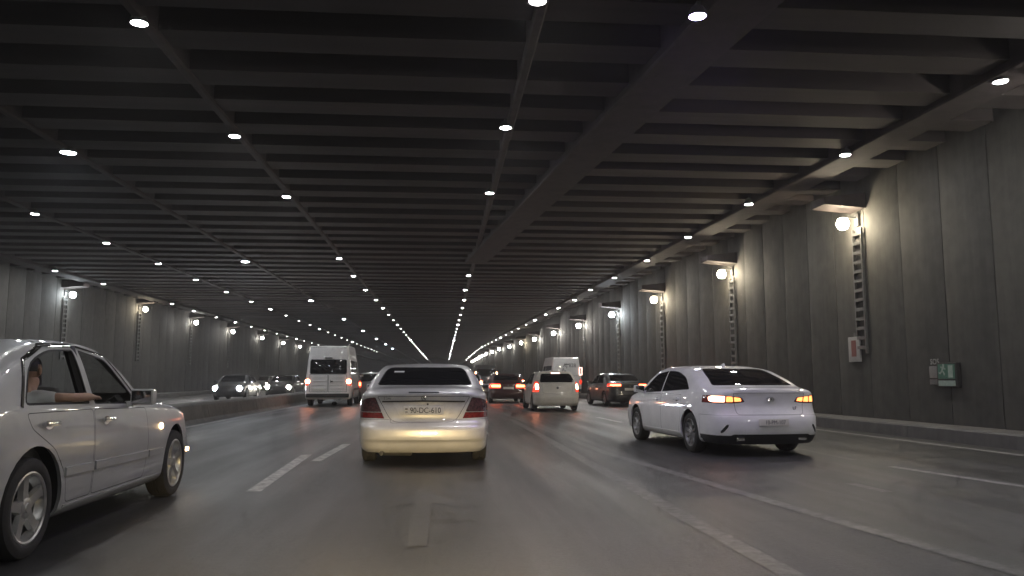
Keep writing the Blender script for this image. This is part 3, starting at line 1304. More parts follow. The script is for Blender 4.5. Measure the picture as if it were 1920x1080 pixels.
    def arch(s, yc, zc, r):
        poly = [(yc + r * math.cos(t), zc + r * math.sin(t)) for t in np.linspace(0, 2 * math.pi, 29 if ROUND[0] > 1 else 17)[:-1]]
        for sg in (-1, 1):
            faces = s.cut(poly, 'side', lambda c, n: c.x * sg > 0.45)
            bmesh.ops.delete(s.bm, geom=faces, context='FACES')
            es = [e for e in s.bm.edges if len(e.link_faces) == 1 and all(v.co.x * sg > 0.4 and r * 0.975 < math.hypot(v.co.y - yc, v.co.z - zc) < r + 0.012 for v in e.verts)]
            ex = bmesh.ops.extrude_edge_only(s.bm, edges=es)
            nv = [g for g in ex['geom'] if isinstance(g, bmesh.types.BMVert)]
            for v in nv:
                v.co.x -= sg * 0.03
                dv = Vector((0, v.co.y - yc, v.co.z - zc)).normalized()
                v.co += dv * 0.012
            # dark well
            ne = [g for g in ex['geom'] if isinstance(g, bmesh.types.BMEdge)]
            ex2 = bmesh.ops.extrude_edge_only(s.bm, edges=ne)
            for g in ex2['geom']:
                if isinstance(g, bmesh.types.BMVert):
                    g.co.x = sg * min(abs(g.co.x) - 0.05, 0.5)
                if isinstance(g, bmesh.types.BMFace):
                    g.material_index = 1

    def finish(s, name='body', parent=None):
        # dark underside
        for f in s.bm.faces:
            if f.normal.z < -0.85 and f.calc_center_median().z < s.spec.get('rocker', 0.22) + 0.05:
                f.material_index = 1
        return mesh_obj(name, s.bm, [s.mat, M_UNDER], parent or s.root, smooth=42)

    def ribbon(s, name, path, view, w, proud, mat, sgn=1, parent=None, taper=False, n=14):
        """a bar lying on the surface along a path of (u, z)"""
        pts = []
        path = [Vector(p) for p in path]
        for i in range(len(path) - 1):
            for k in range(n):
                pts.append(path[i].lerp(path[i + 1], k / n))
        pts.append(path[-1])
        bm = bmesh.new()
        prev = None
        rows_ = []
        for i, p in enumerate(pts):
            d = (pts[min(i + 1, len(pts) - 1)] - pts[max(i - 1, 0)]).normalized()
            nrm = Vector((-d.y, d.x)) * w / 2
            if taper:
                t = i / (len(pts) - 1)
                nrm *= 0.25 + 0.75 * min(1, 6 * min(t, 1 - t) + 0.05)
            row = []
            for q, off in ((p - nrm, -0.004), (p - nrm * 0.8, proud), (p + nrm * 0.8, proud), (p + nrm, -0.004)):
                if view == 'side':
                    co, no = s.side(q.x, q.y, sgn)
                else:
                    co, no = s.rear(q.x, q.y, view == 'front')
                out = Vector((sgn, 0, 0)) if view == 'side' else Vector((0, -1 if view == 'rear' else 1, 0))
                row.append(bm.verts.new(co + out * off))
            rows_.append(row)
        for i in range(len(rows_) - 1):
            for k in range(3):
                bm.faces.new((rows_[i][k], rows_[i][k + 1], rows_[i + 1][k + 1], rows_[i + 1][k]))
        bm.faces.new(rows_[0])
        bm.faces.new(rows_[-1][::-1])
        bmesh.ops.recalc_face_normals(bm, faces=bm.faces)
        return mesh_obj(name, bm, mat, parent or s.root, smooth=40)


# ---- wheels
WHEEL_CACHE = {}


def wheel(root, x, y, r, rim_r, width, style, rimmat=None, spin=0.3):
    rimmat = rimmat or M_RIM
    sg = 1 if x > 0 else -1
    key = (r, rim_r, width, style, rimmat.name)
    if key not in WHEEL_CACHE:
        h = width / 2
        bt = bmesh.new()
        add_lathe(bt, [(-h * 0.80, rim_r - 0.01), (-h * 0.98, rim_r + 0.02), (-h, lerp(rim_r, r, 0.55)), (-h * 0.86, r - 0.012), (-h * 0.6, r), (-h * 0.2, r + 0.001),
                       (-h * 0.18, r - 0.008), (-h * 0.10, r - 0.008), (-h * 0.08, r + 0.001), (h * 0.08, r + 0.001), (h * 0.1, r - 0.008), (h * 0.18, r - 0.008), (h * 0.2, r + 0.001),
                       (h * 0.6, r), (h * 0.86, r - 0.012), (h, lerp(rim_r, r, 0.55)), (h * 0.98, rim_r + 0.02), (h * 0.80, rim_r - 0.01)], n=40)
        bmesh.ops.recalc_face_normals(bt, faces=bt.faces)
        br = bmesh.new()
        # barrel and lip
        add_lathe(br, [(-h * 0.8, rim_r - 0.012), (h * 0.35, rim_r - 0.045), (h * 0.72, rim_r - 0.02), (h * 0.86, rim_r - 0.018), (h * 0.93, rim_r - 0.004), (h * 0.90, rim_r + 0.006), (h * 0.8, rim_r + 0.004)], n=40)
        # hub
        add_lathe(br, [(h * 0.2, 0.075), (h * 0.74, 0.068), (h * 0.80, 0.055), (h * 0.80, 0.035), (h * 0.86, 0.03), (h * 0.86, 0.0015)], n=20)
        ns = {'five': 5, 'seven': 7, 'ten': 10, 'cap': 8}[style]
        for k in range(ns):
            a = 2 * math.pi * k / ns
            rows_ = []
            for rr, wdt, xo in ((0.05, 0.05 if ns == 5 else 0.028, h * 0.74), (rim_r * 0.45, 0.040 if ns == 5 else 0.022, h * 0.70), (rim_r * 0.8, 0.040 if ns == 5 else 0.02, h * 0.76), (rim_r - 0.022, 0.062 if ns == 5 else 0.026, h * 0.80)):
                row = []
                for dw, dx in ((-wdt, -0.035), (-wdt * 0.8, 0), (wdt * 0.8, 0), (wdt, -0.035)):
                    yy = rr * math.cos(a) - dw * math.sin(a)
                    zz = rr * math.sin(a) + dw * math.cos(a)
                    row.append(br.verts.new((xo + dx, yy, zz)))
                rows_.append(row)
            for i in range(3):
                for j in range(3):
                    br.faces.new((rows_[i][j], rows_[i][j + 1], rows_[i + 1][j + 1], rows_[i + 1][j]))
        bmesh.ops.recalc_face_normals(br, faces=br.faces)
        bd = bmesh.new()
        add_lathe(bd, [(-h * 0.2, rim_r * 0.74), (h * 0.12, rim_r * 0.74), (h * 0.12, 0.06)], n=24)
        bmesh.ops.recalc_face_normals(bd, faces=bd.faces)
        meshes = []
        for nm, b, mt in (('tyre', bt, M_TYRE), ('rim', br, rimmat), ('brake_disc', bd, M_DARKMETAL)):
            o = mesh_obj(nm, b, mt, None, smooth=35)
            meshes.append(o.data)
            bpy.data.objects.remove(o)
        WHEEL_CACHE[key] = meshes
    w = empty('wheel', (x, y, r), 0, root)
    w.rotation_euler = (random.uniform(0, 6.28) if spin is None else spin, 0, 0 if sg > 0 else math.pi)
    for nm, me in zip(('tyre', 'rim', 'brake_disc'), WHEEL_CACHE[key]):
        o = bpy.data.objects.new(nm, me)
        link(o, w)
    return w


def four_wheels(root, yr, yf, xw, r, rim_r, width, style, rimmat=None, spin=None):
    for x, y in ((xw, yr), (-xw, yr), (xw, yf), (-xw, yf)):
        wheel(root, x, y, r, rim_r, width, style, rimmat, spin)


def plate(root, sh, z, text, w=0.52, h=0.11, x=0.0, proud=0.014, glow=None, size=0.098, inksx=0.82, parent=None):
    co, no = sh.rear(x, z)
    p = empty('number_plate', (x, co.y - proud, z), 0, parent or root)
    p.rotation_euler = (math.atan2(no.z, -no.y) * -0.6, 0, 0)
    box_obj('plate_panel', (0, 0, 0), (w, 0.012, h), glow or M_PLATE, p, 0.004)
    if text:
        text_obj('plate_lettering', text, size, M_PLATEINK, p, (0.025, -0.0075, -0.002), (R(90), 0, 0), 0.001, inksx)
    return p


def mirror(root, sh, y, z, sgn, mat):
    co, no = sh.side(y, z, sgn)
    m = empty('wing_mirror', (co.x, y, z), 0, root)
    bm = bmesh.new()
    add_box(bm, (sgn * 0.13, 0.03, 0.05), (0.20, 0.11, 0.14), 0.035)
    add_box(bm, (sgn * 0.02, 0.02, -0.01), (0.08, 0.06, 0.05), 0.012)
    mesh_obj('shell', bm, mat, m, smooth=40)
    bm = bmesh.new()
    add_box(bm, (sgn * 0.13, -0.026, 0.05), (0.165, 0.006, 0.11), 0.01)
    mesh_obj('mirror_glass', bm, M_CHROME, m, smooth=40)
    return m


def handle(root, sh, y, z, sgn, mat, ln=0.19):
    co, no = sh.side(y, z, sgn)
    bm = bmesh.new()
    rot = Matrix.Rotation(math.atan2(no.z, abs(no.x)) * -sgn, 3, 'Y')
    add_box(bm, (0, 0, 0), (0.028, ln, 0.032), 0.010, rot)
    for dy in (-ln * 0.42, ln * 0.42):
        add_box(bm, (-sgn * 0.015, dy, 0), (0.04, 0.03, 0.026), 0.005, rot)
    h = mesh_obj('door_handle', bm, mat, root, smooth=40, loc=co + Vector((sgn * 0.026, 0, 0)))
    bm = bmesh.new()
    add_lathe(bm, [(-0.002, ln * 0.30), (0.003, ln * 0.30), (0.003, 0.001)], n=16)
    bmesh.ops.scale(bm, vec=(1, 1, 0.55), verts=bm.verts)
    bmesh.ops.recalc_face_normals(bm, faces=bm.faces)
    c = mesh_obj('handle_cup', bm, M_DARKMETAL if mat is not M_CHROME else M_CHROME, h, smooth=40, loc=(-sgn * 0.024, 0, -0.006))
    c.rotation_euler = (0, 0, 0 if sgn > 0 else math.pi)
    return h


upright = lambda c, n: c.z > 0.2


def side_flt(sg, xm=0.45):
    return lambda c, n: c.x * sg > xm and n.x * sg > 0.12


def rear_flt(lim, front=False):
    if front:
        return lambda c, n: c.y > lim and n.y > 0.12
    return lambda c, n: c.y < lim and n.y < -0.12


def mirror_poly(poly):
    return [(-x, z) for x, z in poly][::-1]


def car_root(name, loc, rz, label, cat='car', group=None):
    r = empty(name, loc, rz)
    tag(r, label, cat, group)
    return r


# ------------------------------------------------------------------ 1. pale silver saloon straight ahead
def front_saloon():
    q = at_z(793, 876, 0)
    root = car_root('saloon_car', (q.x, q.y + 2.40, 0), 0, 'pale silver saloon straight ahead with golden lit bumper and white number plate')
    spec = dict(
        top=[(-2.40, 1.03), (-2.30, 1.065), (-2.02, 1.085), (-1.80, 1.10), (-1.45, 1.235), (-1.05, 1.375), (-0.60, 1.44), (0.0, 1.455), (0.45, 1.43), (0.75, 1.335), (1.25, 1.06), (1.45, 1.0), (2.0, 0.90), (2.35, 0.80), (2.42, 0.72)],
        belt=[(-2.40, 0.965), (-1.9, 0.98), (-1.0, 0.965), (0.8, 0.93), (1.4, 0.90), (2.0, 0.80), (2.42, 0.64)],
        plan=[(-2.40, 0.66), (-2.392, 0.72), (-2.37, 0.78), (-2.32, 0.84), (-2.20, 0.885), (-2.0, 0.908), (-1.6, 0.915), (-0.5, 0.915), (0.8, 0.91), (1.6, 0.895), (2.1, 0.84), (2.35, 0.72), (2.42, 0.62)],
        rear_off=[(0.15, 0.22), (0.22, 0.12), (0.28, 0.07), (0.345, 0.045), (0.365, 0.018), (0.43, 0.008), (0.51, 0.012), (0.545, 0.025), (0.575, 0.06), (0.60, 0.09), (0.65, 0.115), (0.75, 0.12), (0.88, 0.13), (0.985, 0.115), (1.04, 0.15), (1.1, 0.2)],
        front_off=[(0.15, 0.2), (0.3, 0.05), (0.5, 0.0), (0.75, 0.12), (1.0, 0.3)],
        rear_bulge=0.11, rocker=0.21, under=0.19, tumble=0.46, vsub=[2, 2, 4, 12, 9, 6])
    sh = Shell(root, spec, M_CHAMPAGNE)
    sh.arch(-1.44, 0.33, 0.375)
    sh.arch(1.42, 0.33, 0.375)
    # rear window
    rw = round_poly([(-0.70, 1.105), (0.70, 1.105), (0.585, 1.375), (-0.585, 1.375)], [0.05, 0.05, 0.09, 0.09])
    win = sh.part('rear_window', rw, 'rear', lambda c, n: -1.95 < c.y < -0.75 and n.y < -0.05 and n.z > 0.2, M_GLASS, 0.018, M_RUBBER)
    ws = round_poly([(-0.74, 1.03), (0.74, 1.03), (0.60, 1.395), (-0.60, 1.395)], 0.06)
    sh.part('windscreen', ws, 'rear', lambda c, n: 0.3 < c.y < 1.5 and n.y > 0.05 and n.z > 0.2, M_GLASS, 0.015, M_RUBBER)
    for sg in (-1, 1):
        fr = round_poly([(-0.40, 0.985), (0.86, 0.955), (0.50, 1.345), (-0.02, 1.375), (-0.40, 1.365)][0:5], 0.05)
        sh.part('side_window', round_poly([(0.02, 0.985), (0.98, 0.965), (0.50, 1.325), (0.02, 1.355)], 0.05), 'side', side_flt(sg), M_GLASS, 0.012)
        sh.part('side_window', round_poly([(-1.12, 0.995), (-0.06, 0.985), (-0.06, 1.355), (-0.62, 1.33)], 0.05), 'side', side_flt(sg), M_GLASS, 0.012)
    # tail lamps: smoked upper part, red lower band
    up = [(0.665, 0.945), (0.79, 0.93), (0.93, 0.87), (0.93, 0.745), (0.575, 0.745)]
    lo = [(0.575, 0.741), (0.93, 0.741), (0.93, 0.665), (0.535, 0.655)]
    for sg in (1, -1):
        f = lambda c, n, sg=sg: c.y < -2.0 and c.x * sg > 0.3 and (n.y < -0.1 or n.x * sg > 0.3)
        P = (lambda p: p) if sg > 0 else mirror_poly
        t = sh.part('tail_lamp', P(round_poly(up, 0.02)), 'rear', f, M_SMOKELENS, 0.006, M_PLASTIC)
        sh.part('red_reflector', P(lo), 'rear', f, M_REDLENS, 0.005, M_PLASTIC, parent=None)
    # boot lid
    lid = round_poly([(-0.64, 0.958), (0.64, 0.958), (0.44, 0.605), (-0.44, 0.605)], [0.02, 0.02, 0.10, 0.10])
    lid_o = sh.part('boot_lid', lid, 'rear', lambda c, n: c.y < -2.0 and n.y < -0.2, M_CHAMPAGNE, 0.006, M_RUBBER)
    bmp = [(-0.99, 0.645), (-0.455, 0.645), (-0.44, 0.598), (0.44, 0.598), (0.455, 0.645), (0.99, 0.645), (0.99, 0.10), (-0.99, 0.10)]
    sh.part('rear_bumper', bmp, 'rear', lambda c, n: c.y < -1.84 and c.z > 0.2, M_CHAMPAGNE, 0.004, M_RUBBER)
    for sg in (-1, 1):
        sh.part('door', round_poly([(-1.02, 0.95), (-0.07, 0.95), (-0.07, 0.27), (-0.86, 0.27), (-1.0, 0.6)], 0.04), 'side', side_flt(sg), M_CHAMPAGNE, 0.005)
        sh.part('door', round_poly([(-0.05, 0.95), (0.95, 0.92), (1.0, 0.6), (0.95, 0.27), (-0.05, 0.27)], 0.04), 'side', side_flt(sg), M_CHAMPAGNE, 0.005)
        handle(root, sh, -0.80, 0.85, sg, M_CHAMPAGNE)
        handle(root, sh, 0.18, 0.85, sg, M_CHAMPAGNE)
        mirror(root, sh, 0.80, 0.99, sg, M_CHAMPAGNE)
    # trim on the tail
    sh.ribbon('chrome_strip', [(-0.57, 0.885), (0.0, 0.893), (0.57, 0.885)], 'rear', 0.022, 0.010, M_DARKMETAL, parent=lid_o)
    sh.ribbon('third_brake_lamp', [(-0.21, 1.012), (0.21, 1.012)], 'rear', 0.018, 0.004, M_PLASTIC, parent=lid_o)
    recess = [(-0.42, 0.872), (0.42, 0.872), (0.31, 0.655), (-0.31, 0.655)]
    for a, b in ((0, 3), (3, 2), (2, 1)):
        sh.ribbon('plate_recess_edge', [recess[a], recess[b]], 'rear', 0.016, 0.005, M_CHAMPAGNE, parent=lid_o)
    plate(root, sh, 0.765, '90-DC-610', w=0.55, h=0.118, x=0.0, proud=0.02, size=0.108, inksx=0.86)
    bm = bmesh.new()
    add_box(bm, (-0.235, -0.0075, 0.02), (0.035, 0.003, 0.022))
    add_box(bm, (-0.235, -0.0075, -0.02), (0.035, 0.003, 0.014))
    pl = [c for c in root.children if c.name.startswith('number_plate')][0]
    mesh_obj('plate_emblem', bm, M_BADGE, pl)
    # ring-and-three-spokes emblem and small lettering plates
    co, no = sh.rear(0.0, 0.935)
    bm = bmesh.new()
    for k in range(20):
        a, b = 2 * math.pi * k / 20, 2 * math.pi * (k + 1) / 20
        add_tube(bm, [(0.032 * math.cos(a), 0, 0.032 * math.sin(a)), (0.032 * math.cos(b), 0, 0.032 * math.sin(b))], 0.004, 5)
    for k in range(3):
        a = math.pi / 2 + 2 * math.pi * k / 3
        add_tube(bm, [(0, 0, 0), (0.03 * math.cos(a), 0, 0.03 * math.sin(a))], [0.007, 0.002], 5)
    e = mesh_obj('badge', bm, M_CHROME, lid_o, smooth=40, loc=(0, co.y - 0.008, 0.935))
    co, no = sh.rear(-0.50, 0.925)
    text_obj('model_lettering', 'E 240', 0.045, M_BADGE, lid_o, (-0.50, co.y - 0.006, 0.928), (R(82), 0, 0), 0.003)
    co, no = sh.rear(0.055, 0.852)
    bm = bmesh.new()
    add_lathe(bm, [(0.0, 0.014), (-0.008, 0.012), (-0.008, 0.001)], n=12, axis='y')
    bmesh.ops.recalc_face_normals(bm, faces=bm.faces)
    mesh_obj('lock_barrel', bm, M_PLASTIC, lid_o, smooth=40, loc=(0.055, co.y - 0.004, 0.85))
    # sticker on the rear window
    co, no = sh.rear(-0.40, 1.30)
    st = box_obj('window_sticker', co + no * 0.006, (0.15, 0.05, 0.004), M_STICKER, win)
    st.rotation_euler = no.to_track_quat('Z', 'Y').to_euler()
    # bumper creases
    # exhaust silencer and pipe under the bumper
    bm = bmesh.new()
    add_tube(bm, [(-0.62, -2.10, 0.205), (-0.60, -2.08, 0.205), (-0.18, -2.02, 0.19), (-0.16, -2.02, 0.19)], [0.05, 0.075, 0.075, 0.05], 14)
    add_tube(bm, [(-0.55, -2.06, 0.20), (-0.56, -2.30, 0.20), (-0.57, -2.36, 0.185)], 0.03, 12)
    mesh_obj('exhaust', bm, M_STEEL, root, smooth=40)
    sh.finish()
    four_wheels(root, -1.44, 1.42, 0.80, 0.325, 0.215, 0.21, 'seven')
    # black floor so nothing shows through below
    return root


# ------------------------------------------------------------------ 2. silver saloon at the side, passenger's arm on the sill
def side_saloon():
    ra, fa = at_z(45, 1049, 0), at_z(322, 929, 0)
    wb = (fa - ra).length
    hw = wb / 2
    ang = math.atan2(-(fa.x - ra.x), fa.y - ra.y)
    mid = (ra + fa) / 2
    root = car_root('saloon_car', (0, 0, 0), ang, 'silver saloon alongside with a passenger resting a bare arm on the open rear window sill')
    off = Matrix.Rotation(ang, 3, 'Z') @ Vector((0.885, 0, 0))
    root.location = (mid.x - off.x, mid.y - off.y, 0)
    spec = dict(
        top=[(-2.66, 0.98), (-2.55, 1.04), (-2.36, 1.07), (-2.22, 1.10), (-1.90, 1.26), (-1.45, 1.43), (-0.95, 1.505), (-0.45, 1.52), (-0.15, 1.495), (0.08, 1.41), (0.55, 1.13), (0.78, 1.03), (1.5, 0.965), (2.1, 0.86), (2.42, 0.72), (2.50, 0.62)],
        belt=[(-2.66, 0.94), (-2.1, 0.985), (-1.5, 0.985), (0.3, 0.945), (1.0, 0.92), (1.9, 0.83), (2.50, 0.56)],
        plan=[(-2.66, 0.72), (-2.55, 0.82), (-2.3, 0.89), (-1.7, 0.92), (-0.5, 0.93), (0.7, 0.925), (1.4, 0.905), (1.9, 0.86), (2.3, 0.74), (2.50, 0.52)],
        rear_off=[(0.15, 0.2), (0.3, 0.04), (0.5, 0.0), (0.65, 0.06), (1.0, 0.1), (1.1, 0.2)],
        front_off=[(0.15, 0.2), (0.3, 0.05), (0.48, 0.0), (0.7, 0.10), (1.0, 0.3)],
        rocker=0.225, under=0.20, tumble=0.38, belt_w=0.972, nu=72)
    sh = Shell(root, spec, M_SILVER)
    sh.arch(-hw, 0.345, 0.40)
    sh.arch(hw, 0.345, 0.39)
    opn = None
    for sg in (1, -1):
        # front door glass: clear pane; rear door: glass wound down on the passenger's side
        sh.part('side_window', round_poly([(-0.53, 1.0), (0.39, 0.975), (-0.06, 1.365), (-0.53, 1.43)], [0.02, 0.04, 0.08, 0.03]), 'side', side_flt(sg), M_CLEAR, 0.016, M_RUBBER)
        poly = round_poly([(-1.60, 1.02), (-0.62, 1.005), (-0.62, 1.43), (-1.06, 1.415), (-1.41, 1.31)], [0.06, 0.02, 0.03, 0.14, 0.14])
        if sg > 0:
            # open window: only the rubber surround is left
            faces = sh.cut(poly, 'side', side_flt(sg))
            nb = sh.extract(faces)
            r = bmesh.ops.inset_region(nb, faces=list(nb.faces), use_boundary=True, use_even_offset=True, thickness=0.018, depth=0.0)
            ringf = set(r['faces'])
            bmesh.ops.delete(nb, geom=[f for f in nb.faces if f not in ringf], context='FACES')
            mesh_obj('window_seal', nb, M_RUBBER, root)
        else:
            sh.part('side_window', poly, 'side', side_flt(sg), M_CLEAR, 0.016, M_RUBBER)
    sh.part('rear_window', round_poly([(-0.70, 1.11), (0.70, 1.11), (0.58, 1.44), (-0.58, 1.44)], 0.06), 'rear', lambda c, n: -2.4 < c.y < -1.15 and n.y < -0.05 and n.z > 0.2, M_CLEAR, 0.018)
    sh.part('windscreen', round_poly([(-0.74, 1.06), (0.74, 1.06), (0.60, 1.46), (-0.60, 1.46)], 0.06), 'rear', lambda c, n: -0.2 < c.y < 0.95 and n.y > 0.05 and n.z > 0.2, M_CLEAR, 0.018)
    for sg in (1, -1):
        f = side_flt(sg)
        # front wing lamp cluster
        sh.part('headlamp', round_poly([(2.10, 0.62), (2.36, 0.58), (2.40, 0.72), (2.16, 0.80)], 0.03), 'side', lambda c, n, sg=sg: c.x * sg > 0.3, principled_lens(), 0.006, M_PLASTIC)
        d1 = sh.part('door', round_poly([(-1.60, 0.97), (-0.585, 0.965), (-0.585, 0.30), (-1.00, 0.30), (-1.05, 0.50), (-1.22, 0.70), (-1.54, 0.86)], 0.04), 'side', f, M_SILVER, 0.006)
        d2 = sh.part('door', round_poly([(-0.57, 0.965), (0.56, 0.935), (0.62, 0.62), (0.54, 0.30), (-0.57, 0.30)], 0.04), 'side', f, M_SILVER, 0.006)
        for d, y, z in ((d1, -1.31, 0.885), (d2, -0.35, 0.87)):
            handle(root, sh, y, z, sg, M_CHROME, 0.20)
        sh.ribbon('side_moulding', [(-1.06, 0.525), (-0.60, 0.52)], 'side', 0.075, 0.016, M_SILVER, sg)
        sh.ribbon('side_moulding', [(-0.555, 0.52), (0.59, 0.505)], 'side', 0.075, 0.016, M_SILVER, sg)
        sh.ribbon('side_moulding', [(0.63, 0.505), (1.04, 0.50)], 'side', 0.07, 0.014, M_SILVER, sg)
        sh.ribbon('window_frame_trim', [(-1.645, 1.01), (-1.45, 1.33), (-1.08, 1.448), (-0.58, 1.462)], 'side', 0.03, 0.006, M_CHROME, sg)
        sh.ribbon('window_frame_trim', [(-0.58, 1.462), (-0.04, 1.395), (0.43, 0.985)], 'side', 0.025, 0.006, M_CHROME, sg)
        sh.ribbon('sill_line', [(-1.02, 0.275), (1.04, 0.275)], 'side', 0.022, 0.006, M_SILVER, sg)
        # pillar between the doors
        bm = bmesh.new()
        p0, _ = sh.side(-0.578, 1.0, sg)
        p1, _ = sh.side(-0.578, 1.43, sg)
        add_tube(bm, [p0 - Vector((sg * 0.05, 0, 0.02)), p1 - Vector((sg * 0.04, 0, -0.02))], 0.045, 8)
        mesh_obj('door_pillar', bm, M_PLASTIC, root, smooth=40)
        # side indicator, lit amber
        co, no = sh.side(0.96, 0.74, sg)
        bm = bmesh.new()
        add_lathe(bm, [(0, 0.03), (0.014, 0.026), (0.02, 0.012), (0.021, 0.001)], n=12)
        bmesh.ops.recalc_face_normals(bm, faces=bm.faces)
        o = mesh_obj('side_indicator', bm, M_AMBER, root, smooth=40, loc=co)
        o.rotation_euler = (0, 0, 0 if sg > 0 else math.pi)
        mirror(root, sh, 0.14, 0.99, sg, M_SILVER)
        sh.part('tail_lamp', round_poly([(-2.62, 0.70), (-2.35, 0.70), (-2.32, 0.93), (-2.55, 0.93)], 0.03), 'side', lambda c, n, sg=sg: c.x * sg > 0.3, M_REDLENS, 0.006, M_PLASTIC)
    sh.part('rear_bumper', [(-0.99, 0.60), (0.99, 0.60), (0.99, 0.1), (-0.99, 0.1)], 'rear', lambda c, n: c.y < -2.0, M_SILVER, 0.004)
    sh.part('front_bumper', [(-0.99, 0.56), (0.99, 0.56), (0.99, 0.1), (-0.99, 0.1)], 'rear', lambda c, n: c.y > 1.93, M_SILVER, 0.004)
    co, no = sh.side(2.13, 0.42, 1)
    box_obj('side_marker', co + Vector((0.004, 0, 0)), (0.02, 0.10, 0.04), M_AMBER, root, 0.006)
    sh.finish()
    # cabin: floor, seats, dash, door cards
    bm = bmesh.new()
    add_box(bm, (0, -0.40, 0.30), (1.5, 2.6, 0.05))
    add_box(bm, (0, 0.62, 0.80), (1.42, 0.34, 0.30), 0.06)
    add_box(bm, (0, -1.92, 0.985), (1.30, 0.50, 0.04), 0.01)
    add_box(bm, (-0.80, -0.42, 0.62), (0.03, 2.2, 0.66), 0.01)
    add_box(bm, (0.80, -0.42, 0.62), (0.03, 2.2, 0.66), 0.01)
    mesh_obj('cabin_lining', bm, M_INTERIOR, root, smooth=40)
    for x, y in ((0.38, -0.22), (-0.38, -0.22)):
        s_ = empty('seat', (x, y, 0.33), 0, root)
        bm = bmesh.new()
        add_box(bm, (0, 0, 0.14), (0.50, 0.52, 0.18), 0.06)
        mesh_obj('seat_cushion', bm, M_SEAT, s_, smooth=50)
        bm = bmesh.new()
        add_box(bm, (0, 0, 0), (0.50, 0.14, 0.66), 0.06)
        mesh_obj('seat_back', bm, M_SEAT, s_, smooth=50, loc=(0, -0.32, 0.48), rot=(R(12), 0, 0))
        bm = bmesh.new()
        add_box(bm, (0, 0, 0), (0.27, 0.10, 0.19), 0.04)
        mesh_obj('headrest', bm, M_SEAT, s_, smooth=50, loc=(0, -0.42, 0.90), rot=(R(8), 0, 0))
    s_ = empty('rear_bench', (0, -1.27, 0.33), 0, root)
    bm = bmesh.new()
    add_box(bm, (0, 0, 0.15), (1.34, 0.5, 0.2), 0.06)
    mesh_obj('seat_cushion', bm, M_SEAT, s_, smooth=50)
    bm = bmesh.new()
    add_box(bm, (0, 0, 0), (1.34, 0.16, 0.66), 0.06)
    mesh_obj('seat_back', bm, M_SEAT, s_, smooth=50, loc=(0, -0.36, 0.48), rot=(R(18), 0, 0))
    bm = bmesh.new()
    for k in range(24):
        a, b = 2 * math.pi * k / 24, 2 * math.pi * (k + 1) / 24
        add_tube(bm, [(0.185 * math.cos(a), 0, 0.185 * math.sin(a)), (0.185 * math.cos(b), 0, 0.185 * math.sin(b))], 0.014, 6)
    add_tube(bm, [(-0.17, 0.02, 0), (0.17, 0.02, 0)], 0.02, 6)
    mesh_obj('steering_wheel', bm, M_PLASTIC, root, smooth=50, loc=(-0.38, 0.28, 0.93), rot=(R(-25), 0, 0))
    four_wheels(root, -hw, hw, 0.80, 0.335, 0.235, 0.215, 'five', None, None)
    return root


_lens = []


def principled_lens():
    if not _lens:
        _lens.append(principled('clear_lens', (0.45, 0.45, 0.46), rough=0.08, metal=0.5, coat=1.0, bump=0.4, bscale=30, noise=0.4, nscale=20))
    return _lens[0]


